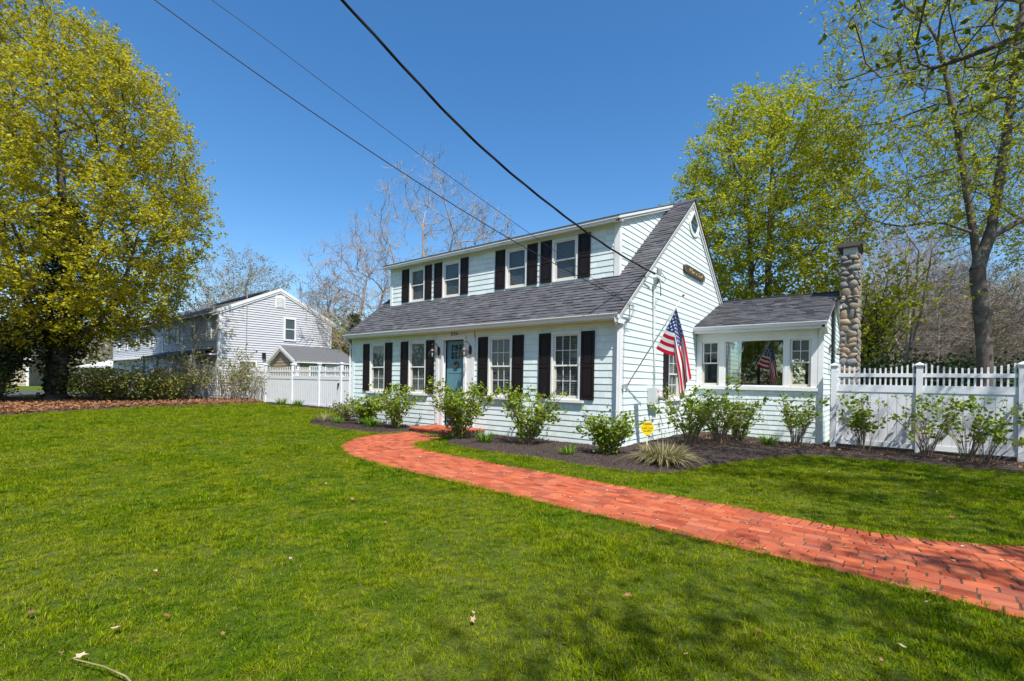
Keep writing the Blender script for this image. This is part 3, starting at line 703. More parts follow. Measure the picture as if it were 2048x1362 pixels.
# entrance
MB(front(0)).box(SURR[0], -5.80, 0, .04, .16, 2.89).box(-4.90, SURR[1], 0, .04, .16, 2.89).box(SURR[0], SURR[1], 0, .045, 2.80, 2.986).build('door_surround', M_WHITE, house)
MB(front(0)).box(-5.86, -5.78, .04, .075, .16, 2.80).box(-4.92, -4.84, .04, .075, .16, 2.80).box(-5.86, -4.84, .045, .08, 2.745, 2.84).box(-5.89, -4.81, .05, .10, 2.84, 2.865).build('door_casing', M_WHITE, house)
MB(front(0)).box(SURR[0] - .02, SURR[0] + .1, .04, .05, .2, 2.8).box(SURR[1] - .1, SURR[1] + .02, .04, .05, .2, 2.8).build('pilaster_faces', M_WHITE, house)['kind'] = 'stuff'
door = put('door', None, house)
dx0, dx1, dz0, dz1, dd = -5.75, -4.95, .17, 2.73, -.06
mb = MB(front(0)); wx0, wx1, wz0, wz1 = -5.57, -5.08, 2.17, 2.62
for b in ((dx0, wx0, dz0, dz1), (wx1, dx1, dz0, dz1), (wx0, wx1, wz1, dz1), (wx0, wx1, dz0, wz0)): mb.box(b[0], b[1], dd - .04, dd, b[2], b[3])
for k in range(1, 5): xx = -5.63 + k * .125; mb.box(xx - .004, xx + .004, dd, dd + .004, .35, 1.75)
mb.box(-5.65, -5.05, dd, dd + .008, 1.75, 1.80); mb.box(-5.65, -5.05, dd, dd + .008, 2.04, 2.08)
mb.build('door_leaf', M_DOOR, door)
MB(front(0)).box(wx0, wx1, dd - .025, dd - .02, wz0, wz1).build('pane', M_GLASS, door)
mb = MB(front(0))
for k in (0, 1, 2, 3): xx = wx0 + (wx1 - wx0) * k / 3; mb.box(xx - .011, xx + .011, dd - .018, dd + .006, wz0, wz1)
for k in (0, 1, 2): zz = wz0 + (wz1 - wz0) * k / 2; mb.box(wx0, wx1, dd - .017, dd + .005, zz - .011, zz + .011)
mb.build('muntin', M_DOOR, door)
MB(front(0)).box(-5.0, -4.955, dd, dd + .03, 1.05, 1.45).tube([(-4.99, dd + .03, 1.15), (-4.99, dd + .07, 1.15), (-4.99, dd + .07, 1.35), (-4.99, dd + .03, 1.35)], .012, 6).build('door_handle', M_BLACK, door)
MB(front(0)).box(-5.75, -4.95, -.5, -.45, .1, 2.8).build('hall_backing', M_DARK, door)
# brick landing
step = put('brick_step', None, house)
MB().box(-6.12, -4.1, -1.02, -.03, -.1, .10).build('step_core', M_MORTAR, step)
for r_ in range(10):
    x = -6.14 - (.1 if r_ % 2 else 0)
    while x < -4.1:
        a, b = max(x, -6.14), min(x + .2, -4.08)
        if b - a > .04: put('brick', BR[1], step, ((a + b) / 2, -1.0 + r_ * .104, .155), (0, 0, 0), ((b - a) * .96 / .2, 1.02, 1))
        x += .205
x = -6.14
while x < -4.1:
    for r_ in (0, ): put('brick', BR[1], step, (x + .1, -1.025, .075), (math.pi / 2, 0, 0), (.96, .75, 1))
    x += .205
# house number
def text_mesh(txt, size, ext=.006, shear=0.):
    cu = bpy.data.curves.new('txt', 'FONT'); cu.body = txt; cu.size = size; cu.extrude = ext; cu.align_x = 'CENTER'; cu.align_y = 'CENTER'; cu.shear = shear
    cu.resolution_u = 2
    o = bpy.data.objects.new('txt', cu); COL.objects.link(o); dg = bpy.context.evaluated_depsgraph_get()
    me = bpy.data.meshes.new_from_object(o.evaluated_get(dg)); bpy.data.objects.remove(o); return me
def serif_number(par):
    mb = MB(front(0)); d0, d1 = .05, .062
    def arc(cx, cz, rx, rz, t0, t1, w0, w1, n=9):
        for i in range(n):
            a, b = t0 + (t1 - t0) * i / n, t0 + (t1 - t0) * (i + 1) / n
            wa = w0 + (w1 - w0) * abs(math.sin(a)) ; wb = w0 + (w1 - w0) * abs(math.sin(b))
            P = [(cx + (rx + s * w / 2) * math.cos(R(q) if False else q), cz + (rz + s * w / 2) * math.sin(q)) for q, w, s in ((a, w0 + (w1 - w0) * abs(math.cos(a)), 1), (b, w0 + (w1 - w0) * abs(math.cos(b)), 1), (b, w0 + (w1 - w0) * abs(math.cos(b)), -1), (a, w0 + (w1 - w0) * abs(math.cos(a)), -1))]
            mb.poly([(x, d1, z) for x, z in P])
    H = .125; z0 = 2.868
    x = -5.435; mb.box(x - .011, x + .011, d0, d1, z0, z0 + H); mb.box(x - .028, x + .028, d0, d1, z0 - .001, z0 + .008); mb.prism([(x - .03, z0 + H - .03), (x - .011, z0 + H), (x - .011, z0 + H - .02)], d0, d1)
    x = -5.325; mb.box(x - .028, x - .018, d0, d1, z0 + .06, z0 + H); mb.box(x - .028, x + .028, d0, d1, z0 + H - .016, z0 + H - .001); arc(x - .006, z0 + .04, .028, .032, R(-150), R(130), .008, .02)
    x = -5.21; arc(x, z0 + .037, .026, .030, 0, R(360), .008, .02, 14); arc(x + .012, z0 + .045, .038, .072, R(95), R(190), .008, .02)
    mb.build('house_number', M_BLACK, par)
serif_number(house)

# sunroom
SY, SW, SEY, SEZ, SRY, SRZ = 5.486, 3.41, 5.15, 3.315, 8.463, 4.608
SSL = (SRZ - SEZ) / (SRY - SEY)
def srz(y): return SEZ + SSL * (y - SEY) if y < SRY else SRZ - SSL * (y - SRY)
SWIN = (.10, 3.24, 1.47, 2.95)
srw = rect_holes(front(SY), 0, SW, -.25, 3.2, [(.17, .76, 1.5, 2.9), (.86, 2.5, 1.5, 2.9), (2.6, 3.18, 1.5, 2.9)], -.004).build('sunroom_front_wall', M_SID, house)
SP = pieces_for_rows(.02, SW - .09, [z - .06 for z in ROWS[:-1]] + [3.0], [(SWIN[0], SWIN[1], 1.40, 3.1)], .11, .24)
for p in SP: put('shingle', SHM, srw, (p[0], SY, p[2]), None, (p[1] - p[0], 1, p[3] - p[2]))
mb = MB(gable(SW)); mb.poly([(SY, 0, -.25), (11.4, 0, -.25), (11.4, 0, 3.3), (SRY, 0, SRZ - .06), (SY, 0, 3.35)]); sgw = mb.build('sunroom_gable_wall', M_SID, house)
zz = -.1
while zz < 4.4:
    z1 = zz + .155; lim = lambda z: (SY + .12 if z < 3.2 else SEY + (z + .12 - SEZ) / SSL, 11.3 if z < 3.2 else 2 * SRY - SEY - (z + .12 - SEZ) / SSL)
    a, b = lim(zz); c, d = lim(z1)
    if b - a > .1: put('siding_board', board_mesh(a, b, min(c, d), max(c, d), zz, z1, gable(SW)), sgw)
    zz = z1
rb = MB(); 
for x0, x1, z0, z1 in ((0, 1.3, 0, 3.3), (2.3, SW, 0, 3.3), (1.3, 2.3, 0, 1.3), (1.3, 2.3, 2.6, 3.3)): rb.box(x0, x1, 11.35, 11.4, z0, z1)
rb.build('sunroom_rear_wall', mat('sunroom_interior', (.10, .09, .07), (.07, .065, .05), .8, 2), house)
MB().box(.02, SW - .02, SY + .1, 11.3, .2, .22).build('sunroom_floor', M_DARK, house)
rf = MB(); roof_quad(rf, .0, 3.55, SEY, SRY, srz, .06); roof_quad(rf, .0, 3.55, SRY, 2 * SRY - SEY, srz, .06); sroof = rf.build('sunroom_roof', M_ROOF, house)
ang2 = math.atan(SSL)
def sspan(y):
    x0 = .004
    return [(x0, 3.56)]
SS = shingle_rows(sspan, SEY - .03, SRY, lambda y: SEZ + SSL * (y - SEY), ang2, .143, .14, .36)
SS.sort(key=lambda s: nearness(s[0], s[2], s[3]))
for s in SS[:280]: put('roof_shingle', RSM, sroof, (s[0], s[2], s[3] + .002), (ang2, 0, 0), (s[1] - s[0], s[4] * 1.03, s[5]))
join_pieces('roof_shingle_field', RSM, [rs_m(s, ang2) for s in SS[280:]], sroof, M_ROOF)
MB().box(.0, 3.56, SRY - .13, SRY + .13, SRZ - .016, SRZ + .01).build('ridge_cap', M_ROOF, house)
for w0, w1, lo, hi in ((SW + .01, SW + .09, -.20, -.05), (SW + .09, SW + .13, -.11, -.012)):
    slope_board(w0, w1, SEY, SRY, srz, lo, hi, 'rake_board', M_WHITE); slope_board(w0, w1, SRY, 2 * SRY - SEY, srz, lo, hi, 'rake_board', M_WHITE)
gutter(.02, 3.56, SEY, 3.30, s=.9)
MB().box(.03, 3.5, SEY, SEY + .02, 3.12, 3.27).build('fascia', M_WHITE, house)
MB().box(.03, 3.5, SEY + .02, SY, 3.14, 3.155).build('soffit', M_WHITE, house)
MB(front(SY)).box(.02, 3.30, .0, .03, 2.953, 3.14).build('frieze_board', M_WHITE, house)
MB(front(SY)).box(SW - .09, SW + .02, 0, .03, -.15, 3.14).build('corner_board', M_WHITE, house)
MB(gable(SW)).box(SY - .028, SY + .12, 0, .028, -.15, 3.2).build('corner_board', M_WHITE, house)
MB().prism([(SEY - .05, 3.14), (SY + .1, 3.14), (SY + .02, 2.98), (SEY + .1, 3.05)], SW + .0, SW + .14, 0).build('eave_return', M_WHITE, house)
f = front(SY)
MB(f).box(.03, .165, 0, .032, 1.44, 2.952).box(3.185, 3.31, 0, .032, 1.44, 2.952).box(.745, .868, 0, .030, 1.5, 2.9).box(2.50, 2.602, 0, .030, 1.5, 2.9).box(.165, 3.185, 0, .031, 2.9, 2.951).box(.02, 3.33, 0, .075, 1.40, 1.498).build('window_casing', M_WHITE, house)
def dh(x0, x1):
    return window(f, x0, x1, 1.5, 2.9, (2, 2), (0, 0), None, M_WHITE, house, False, tw=.03, room=False)
dh(.165, .745); dh(2.602, 3.185)
pw = put('picture_window', None, house)
mb = MB(f)
for b in ((.868, .905, 1.5, 2.9), (2.463, 2.5, 1.5, 2.9), (.905, 2.463, 2.862, 2.9), (.905, 2.463, 1.5, 1.545)): mb.box(b[0], b[1], -.03, .02, b[2], b[3])
mb.build('window_frame', M_WHITE, pw)
MB(f).box(.905, 2.463, -.012, -.006, 1.545, 2.862).build('pane', m_glass('picture_glass', (.55, .62, .60), 2.5), pw)
# dim furniture wall line inside the sunroom
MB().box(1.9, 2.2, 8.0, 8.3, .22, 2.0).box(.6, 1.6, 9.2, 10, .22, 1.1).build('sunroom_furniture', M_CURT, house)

# chimney
ch = put('chimney', None, house)
cx0, cx1, cy0, cy1, cz1 = 3.63, 4.12, 7.6, 8.75, 5.60
MB().box(cx0 + .02, cx1 - .02, cy0 + .03, cy1, -.2, cz1 - .03).build('mortar_core', M_MORTAR, ch)
import bmesh
def rock(seed):
    bm = bmesh.new(); bmesh.ops.create_icosphere(bm, subdivisions=2, radius=.5); r2 = random.Random(seed)
    pl = [(Vector((r2.uniform(-1, 1), r2.uniform(-.4, .4), r2.uniform(-1, 1))).normalized(), r2.uniform(.27, .40)) for _ in range(9)]
    for v in bm.verts:
        c = v.co; c.x = math.copysign(abs(c.x * 2) ** .62 / 2, c.x); c.z = math.copysign(abs(c.z * 2) ** .62 / 2, c.z)
        for nrm, dd_ in pl:
            k = c.dot(nrm) - dd_
            if k > 0: c -= nrm * k * .85
        v.co = c
    me = bpy.data.meshes.new('stone'); bm.to_mesh(me); bm.free(); me.materials.append(M_STONE); me.polygons.foreach_set('use_smooth', [True] * len(me.polygons)); return me
ROCK = [rock(s) for s in range(7)]
def stone_face(a0, a1, z0, z1, place):
    z = z0
    while z < z1 - .02:
        h = rnd.uniform(.13, .27); h = min(h, z1 - z) if z1 - z > .1 else z1 - z; a = a0
        while a < a1 - .01:
            w = rnd.uniform(.12, .34); w = w if a1 - a - w > .09 else a1 - a
            hh = h
            if w < .17 and h > .16 and rnd.random() < .6:
                for q in (0, 1): place(a + w / 2, z + h * (.25 + .5 * q), w * 1.12, h * .6)
            else: place(a + w / 2, z + h / 2 + rnd.uniform(-.012, .012), w * 1.14, hh * rnd.uniform(1.06, 1.2))
            a += w
        z += h
stone_face(cx0, cx1, 1.2, cz1, lambda a, z, w, h: put('stone', rnd.choice(ROCK), ch, (a, cy0 + .03, z), (0, rnd.uniform(-.5, .5), 0), (w, rnd.uniform(.12, .18), h)))
stone_face(cy0, cy1, 1.2, cz1, lambda a, z, w, h: put('stone', rnd.choice(ROCK), ch, (cx1 - .02, a, z), (rnd.uniform(-.3, .3), 0, math.pi / 2), (w, .08, h)))
MB().box(3.70, 4.05, 7.72, 8.6, 5.58, 5.80).build('chimney_flashing', mat('weathered_zinc', (.62, .66, .68), (.5, .53, .56), .5, 10), ch)
MB().box(3.58, 4.14, 7.5, 8.85, 5.80, 5.86).prism([(3.55, 5.86), (4.17, 5.86), (4.15, 5.93), (3.57, 5.93)], 7.55, 8.8).build('chimney_cap', mat('chimney_cap_metal', (.06, .055, .05), (.12, .10, .08), .6, 9), ch)

# ------------------------------------------------------------------ right-hand fence
def fence_thing(name, label, posts, y, zt=2.25, base=-.12, pieces=True, group=None, latch=None):
    """posts: x positions along a line parallel to the facade"""
    th = thing(name, label, 'fence', (posts[0], y, base), 0, group)
    k = zt / 2.25
    def B(nm, m=M_VINYL): return nm
    def put_mb(mb, nm, m=M_VINYL):
        me = mb.mesh(nm, m); me.transform(Matrix.Translation((-posts[0], -y, -base))); return put(nm, me, th)
    pm = MB(); pm.box(-.065, .065, -.065, .065, 0, 2.18); pm.box(-.078, .078, -.078, .078, 2.18, 2.215); pm.box(-.095, .095, -.095, .095, 2.215, 2.24)
    pm.V += [(-.095, -.095, 2.24), (.095, -.095, 2.24), (.095, .095, 2.24), (-.095, .095, 2.24), (0, 0, 2.295)]
    n = len(pm.V) - 5; pm.F += [(n, n + 1, n + 4), (n + 1, n + 2, n + 4), (n + 2, n + 3, n + 4), (n + 3, n, n + 4)]; pm.M += [0] * 4
    pme = pm.mesh('post', M_VINYL)
    for x in posts: put('post', pme, th, (x - posts[0], 0, 0), None, (1, 1, k))
    pick = MB(); w = .019; pick.box(-w, w, -.011, .011, 0, 1 - .03); n = len(pick.V)
    pick.V += [(-w, -.011, .97), (w, -.011, .97), (w * .45, -.011, 1), (-w * .45, -.011, 1), (-w, .011, .97), (w, .011, .97), (w * .45, .011, 1), (-w * .45, .011, 1)]
    pick.F += [tuple(n + i for i in q) for q in ((0, 1, 2, 3), (4, 7, 6, 5), (3, 2, 6, 7), (0, 3, 7, 4), (1, 5, 6, 2))]; pick.M += [0] * 5
    pkm = pick.mesh('picket', M_VINYL)
    for a, b in zip(posts[:-1], posts[1:]):
        a += .066; b -= .066
        for z0, z1, t in ((1.805 * k, 1.90 * k, .028), (1.42 * k, 1.60 * k, .03), (.01 + .02, .15, .03)):
            put_mb(MB().box(a, b, y - t, y + t, z0, z1), 'rail')
        for z0 in (1.40 * k, ): put_mb(MB().box(a, b, y - .022, y + .022, z0, z0 + .02), 'rail_lip')
        n = 15; bw = (b - a) / n
        pcs = []
        for i in range(n):
            u = (i + .5) / n; top = (2.03 + .13 * (2 * u - 1) ** 2 * 1.0) * k
            M = M4((a + bw * (i + .5) - posts[0], -.0, 1.60 * k - base), (0, rnd.uniform(-.004, .004), 0), (1, 1, top - 1.60 * k))
            pcs.append(M)
        if pieces:
            for M in pcs: o = put('picket', pkm, th); o.matrix_local = M
        else: join_pieces('pickets', pkm, pcs, th, M_VINYL)
        nb = max(4, int(round((b - a) / .19))); bb = (b - a) / nb; bm2 = MB()
        for i in range(nb):
            x0 = a + i * bb
            if pieces: put_mb(MB().box(x0 + .004, x0 + bb - .004, y - .014, y + .014, .151, 1.419 * k).box(x0, x0 + .0041, y - .008, y + .008, .151, 1.419 * k), 'board')
            else: bm2.box(x0 + .01, x0 + bb - .01, y - .014, y + .014, .151, 1.419 * k); bm2.box(x0 - .01, x0 + .0099, y - .006, y + .006, .151, 1.419 * k)
        if not pieces: put_mb(bm2, 'boards')['kind'] = 'stuff'
    return th
fence_thing('vinyl_fence', 'white vinyl privacy fence with scalloped picket top beside the stone chimney', [3.71, 5.46, 7.22, 8.98, 10.74], 5.3)
lf = fence_thing('vinyl_fence', 'white vinyl fence and gate between the house and the grey neighbouring house', [-26.9, -24.84, -21.61, -18.75, -16.68, -13.9, -11.0], 3.3, 2.3, -.0, False)
gl = MB().box(-16.9, -16.82, 3.22, 3.27, 1.18, 1.30).tube([(-16.86, 3.2, 1.25), (-16.9, 3.2, .95)], .012, 5).mesh('gate_latch', M_BLACK); gl.transform(Matrix.Translation((26.9, -3.3, 0))); put('gate_latch', gl, lf)

# ------------------------------------------------------------------ neighbour house, shed, far houses
def frame_house(name, label, cat, A, dirA, wid, length, ze, zr, wall, trim, roofm, over=.25, z0=0., exp=.11, win_g=(), win_s=(), vent=False, ro=None, group=None, butt=.018):
    ro = over if ro is None else ro
    """A: near corner; the gable runs from A along dirA for wid; the long side runs from A along dirA rotated +90 deg"""
    rz = math.atan2(dirA[1], dirA[0])          # local x = along gable, local y = away along the long side
    th = thing(name, label, cat, (A[0], A[1], z0), rz, group)
    P = lambda mb, nm, m, kind=None: tag(put(nm, mb.mesh(nm, m), th), kind=kind)
    mb = MB(); hx = wid / 2
    mb.poly([(0, 0, 0), (wid, 0, 0), (wid, 0, ze), (hx, 0, zr), (0, 0, ze)]); mb.poly([(0, length, 0), (wid, length, 0), (wid, length, ze), (hx, length, zr), (0, length, ze)])
    mb.poly([(0, 0, 0), (0, length, 0), (0, length, ze), (0, 0, ze)]); mb.poly([(wid, 0, 0), (wid, length, 0), (wid, length, ze), (wid, 0, ze)])
    wo = P(mb, 'wall', wall)
    # clapboards on gable and both long sides
    cb = MB(); z = .2; sl = (zr - ze) / hx
    while z < zr - .12:
        z1 = z + exp; i0 = max(0, (z - ze) / sl); i1 = max(0, (z1 - ze) / sl)
        if wid - 2 * i1 > .1:
            n = len(cb.V); cb.V += [(i0, -butt, z), (wid - i0, -butt, z), (wid - i1, -.003, z1), (i1, -.003, z1), (i0, 0, z), (wid - i0, 0, z)]; cb.F += [(n, n + 1, n + 2, n + 3), (n, n + 4, n + 5, n + 1)]; cb.M += [0, 0]
        if z1 < ze:
            for xx, s in ((0, -1), (wid, 1)):
                n = len(cb.V); cb.V += [(xx + s * butt, 0, z), (xx + s * butt, length, z), (xx + s * .003, length, z1), (xx + s * .003, 0, z1), (xx, 0, z), (xx, length, z)]; cb.F += [(n, n + 1, n + 2, n + 3), (n, n + 4, n + 5, n + 1)]; cb.M += [0, 0]
        z = z1
    o = P(cb, 'clapboards', wall, 'stuff')
    mb = MB()
    for xa in (-over, ): pass
    for s in (0, 1):
        X = lambda x: x if s == 0 else wid - x
        n = len(mb.V); sl2 = (zr - ze) / hx
        pts = [(X(-over), -ro, ze - over * sl2), (X(hx), -ro, zr), (X(hx), length + ro, zr), (X(-over), length + ro, ze - over * sl2)]
        mb.V += [(a, b, c + .10) for a, b, c in pts] + [(a, b, c + .02) for a, b, c in pts]
        mb.F += [tuple(n + i for i in q) for q in ((0, 1, 2, 3), (4, 7, 6, 5), (0, 4, 5, 1), (1, 5, 6, 2), (2, 6, 7, 3), (3, 7, 4, 0))]; mb.M += [0] * 6
    P(mb, 'roof', roofm)
    for s in (0, 1):
        X = lambda x: x if s == 0 else wid - x
        mb = MB(); sl2 = (zr - ze) / hx
        for dy, lo, hi, t in ((-ro - .03, -.10, .105, .03), (-ro + .0, -.22, -.0, ro - .002)):
            n = len(mb.V); pts = [(X(-over), ze - over * sl2), (X(hx), zr)]
            mb.V += [(x, yy, z + h) for x, z in pts for yy in (dy, dy + t) for h in (lo, hi)]
            mb.F += [tuple(n + i for i in q) for q in ((0, 1, 3, 2), (4, 6, 7, 5), (0, 4, 5, 1), (2, 3, 7, 6), (1, 5, 7, 3), (0, 2, 6, 4))]; mb.M += [0] * 6
        P(mb, 'rake_board', trim)
        P(MB().box(*(sorted((X(-over), X(-over + .06)))), -ro, length + ro, ze - over * sl2 - .04, ze - over * sl2 + .1), 'fascia', trim)
    for x0, x1 in ((-.03, .22), (wid - .22, wid + .03)): P(MB().box(x0, x1, -.035, -.0, 0, ze + .05), 'corner_board', trim)
    for xx in (-.035, wid + .005): P(MB().box(xx, xx + .03, -.03, .2, 0, ze + .05), 'corner_board', trim)
    def win(x0, x1, za, zb, side, dx=0):
        f = (lambda a, d, z: (a, -d, z)) if side == 'g' else (lambda a, d, z: (-d, a, z)) if side == 's' else (lambda a, d, z: (wid + d, a, z))
        w = put('window', None, th); t = .11; mb = MB(f)
        for b in ((x0, x0 + t, za, zb), (x1 - t, x1, za, zb), (x0 + t, x1 - t, zb - t, zb), (x0 + t, x1 - t, za, za + t)): mb.box(b[0], b[1], .0, .085, b[2], b[3])
        put('window_frame', mb.mesh('window_frame', trim), w)
        mb = MB(f); zm = (za + zb) / 2; mb.box(x0 + t, x1 - t, .05, .07, zm - .03, zm + .03); put('sash_rail', mb.mesh('sash_rail', trim), w)
        put('pane', MB(f).box(x0 + t, x1 - t, .045, .052, za + t, zb - t).mesh('pane', m_pane_far), w)
    for q in win_g: win(*q, 'g')
    for q in win_s: win(*q, 's')
    if vent:
        P(MB().box(hx - .33, hx + .33, -.05, 0, zr - 1.25, zr - .4), 'vent_frame', trim)
        mb = MB(); z = zr - 1.18
        while z < zr - .5: mb.box(hx - .25, hx + .25, -.075, -.05, z, z + .05); z += .085
        P(mb, 'vent_louvres', trim, 'stuff')
    return th
m_pane_far = mat('far_window_pane', (.10, .14, .15), (.05, .07, .08), .08, .8, spec=.8)
M_NROOF = mat('far_roof_shingle', (.085, .085, .09), (.13, .13, .135), .9, 3, .5, 14, dist=.03)
GLc = (-27.8, 1.72); gdir = Vector((.02, 1.)).normalized()
nb = frame_house('neighbour_house', 'two-storey grey clapboard house with white corner boards behind the left fence', 'house', GLc, gdir, 7.5, 27, 5.65, 7.47, M_NSID, M_WHITE, M_NROOF, .35, 0., .155, ro=.07, butt=.04,
    win_g=[(4.0, 4.85, 4.05, 5.65), (1.1, 2.3, 1.55, 2.6)], win_s=[(1.0, 1.9, 3.8, 5.1), (3.8, 4.7, 3.8, 5.1), (7.2, 8.1, 3.8, 5.1), (9.6, 10.4, 3.8, 5.1), (13.5, 14.4, 3.8, 5.1), (17.5, 18.4, 3.8, 5.1), (21.5, 22.4, 3.8, 5.1), (24.5, 25.4, 3.8, 5.1), (1.0, 2.8, .9, 2.2), (4.5, 5.6, .9, 2.2), (8, 9.6, .9, 2.2), (13, 14.4, .9, 2.2), (17, 18.4, .9, 2.2), (22, 23.4, .9, 2.2)], vent=True)
def add_local(th, mb, nm, m): return put(nm, mb.mesh(nm, m), th)
add_local(nb, MB().box(-.5, -.0, 0, 26.8, 2.85, 2.95), 'storey_overhang', M_WHITE)
mb = MB(); mb.V += [(-1.5, .2, 2.85), (-1.5, 10.6, 2.85), (0, 10.6, 3.3), (0, .2, 3.3), (-1.5, .2, 2.75), (-1.5, 10.6, 2.75)]; mb.F += [(0, 1, 2, 3), (0, 4, 5, 1)]; mb.M += [0, 0]
add_local(nb, mb, 'porch_roof', M_NROOF)
for yy in (.3, 3.6, 7.0, 10.3): add_local(nb, MB().box(-1.42, -1.30, yy, yy + .12, 0, 2.8), 'porch_post', M_WHITE)
add_local(nb, MB().box(1.6, 1.64, -.06, -.02, 2.0, 6.9), 'meter_conduit', M_GREY)
add_local(nb, MB().box(2.6, 2.8, -.16, -.0, 2.75, 3.15), 'wall_lamp', M_BLACK)
add_local(nb, MB().box(-.07, .06, 10.9, 11.2, 2.95, 5.7), 'section_board', M_WHITE)
# solar panels on the near roof slope
sl = (7.47 - 5.65) / 3.75
for i in range(4):
    mb = MB(); y0 = 1.0 + i * 1.7
    mb.V += [(x, y, 5.65 + x * sl + h) for x in (2.0, 3.5) for y in (y0, y0 + 1.6) for h in (.16, .22)]
    mb.F += [(0, 1, 3, 2), (4, 6, 7, 5), (0, 4, 5, 1), (2, 3, 7, 6), (1, 5, 7, 3), (0, 2, 6, 4)]; mb.M += [0] * 6
    add_local(nb, mb, 'solar_panel', mat('solar_cell', (.012, .014, .022), (.02, .022, .03), .6, 4, spec=.15))
shed = frame_house('garden_shed', 'tan clapboard shed with grey roof just behind the left white fence', 'shed', (-23.35, 4.39), Vector((-.996, .087)).normalized(), 4.2, 3.7, 2.55, 3.45, M_TAN, M_WHITE, M_NROOF, .16, 0., .19, butt=.03)
shed.rotation_euler.z = 0; shed.location = (0, 0, 0)
# shed: gable from the near corner to the left, long side to the right
a_ = Vector((.087, .996)); b_ = Vector((-.996, .087))
shed.matrix_world = Matrix(((b_.x, a_.x, 0, -23.35), (b_.y, a_.y, 0, 4.39), (0, 0, 1, 0), (0, 0, 0, 1)))
add_local(shed, MB(lambda a, d, z: (-d, a, z)).box(.8, 1.5, .0, .05, 1.2, 2.3).box(1.8, 3.2, 0, .05, 1.6, 2.35), 'window_frames', M_WHITE)['kind'] = 'stuff'
add_local(shed, MB(lambda a, d, z: (-d, a, z)).box(.86, 1.44, .02, .055, 1.3, 2.22), 'pane', m_pane_far)
add_local(shed, MB(lambda a, d, z: (-d, a, z)).box(1.88, 2.46, .02, .055, 1.7, 2.27), 'pane', m_pane_far)
add_local(shed, MB(lambda a, d, z: (-d, a, z)).box(2.54, 3.12, .02, .055, 1.7, 2.27), 'pane', m_pane_far)
def gvec(x, y): v = Vector((x, y)); return v.normalized()
frame_house('distant_house', 'buff house with white trim far behind the big maple trunk', 'house', (-78, -12), gvec(.25, .97), 11, 14, 3.2, 6.0, M_PINK, M_WHITE, M_NROOF, .4, 0, .3, win_g=[(1, 2.4, 1, 2.3), (4.5, 6, 1, 2.3), (8, 9.4, 1, 2.3)])
frame_house('garage', 'low white-roofed garage seen left of the grey neighbouring house', 'garage', (-60, 3), gvec(-.1, .99), 9, 8, 2.4, 3.6, M_PINK, M_WHITE, M_WHITE, .4, 0, .3, win_g=[(1, 3.5, .2, 2.1), (5, 7.8, .2, 2.1)])
frame_house('street_house', 'white clapboard house across the street behind the viewer', 'house', (18, -34), gvec(-1, .03), 13, 9, 3.0, 6.2, M_NSID, M_WHITE, M_NROOF, .4, 0, .3)

# ------------------------------------------------------------------ vegetation generators
def frames(D):
    up = np.where(np.abs(D[:, 2:3]) > .95, np.array([[1., 0, 0]]), np.array([[0, 0, 1.]]))
    X = np.cross(D, up); X /= np.linalg.norm(X, axis=1, keepdims=True) + 1e-9; return X, np.cross(D, X)
def tubes(P0, P1, R0, R1, k):
    """many open frustums at once -> V, F"""
    D = P1 - P0; D /= np.linalg.norm(D, axis=1, keepdims=True) + 1e-9; X, Y = frames(D)
    t = np.arange(k) * 2 * np.pi / k; c = np.cos(t)[None, :, None]; s = np.sin(t)[None, :, None]
    ring = X[:, None] * c + Y[:, None] * s
    V = np.concatenate([P0[:, None] + ring * R0[:, None, None], P1[:, None] + ring * R1[:, None, None]], 1).reshape(-1, 3)
    j = np.arange(k); q = np.stack([j, (j + 1) % k, k + (j + 1) % k, k + j], 1)
    F = (q[None] + (np.arange(len(P0)) * 2 * k)[:, None, None]).reshape(-1, 4); return V, F
def merge(parts):
    V = []; F = []; n = 0
    for v, f in parts: V.append(v); F.append(f + n); n += len(v)
    return np.concatenate(V), np.concatenate(F)
def leaf_quads(C, size, g, droop=0., aspect=.62, jit=.5):
    """folded diamond leaves at centres C"""
    n = len(C); D = g.normal(size=(n, 3)); D[:, 2] = D[:, 2] * .6 + .15 - droop; D /= np.linalg.norm(D, axis=1, keepdims=True)
    X, Y = frames(D); a = g.uniform(0, 2 * np.pi, n)[:, None]; S = X * np.cos(a) + Y * np.sin(a); N = np.cross(D, S)
    s = (size * g.uniform(1 - jit, 1 + jit, n))[:, None]
    V = np.stack([C, C + D * s * .5 + S * s * aspect * .5 + N * s * .12, C + D * s, C + D * s * .5 - S * s * aspect * .5 + N * s * .12], 1).reshape(-1, 3)
    F = (np.arange(n) * 4)[:, None] + np.array([[0, 1, 2, 3]]); return V, F
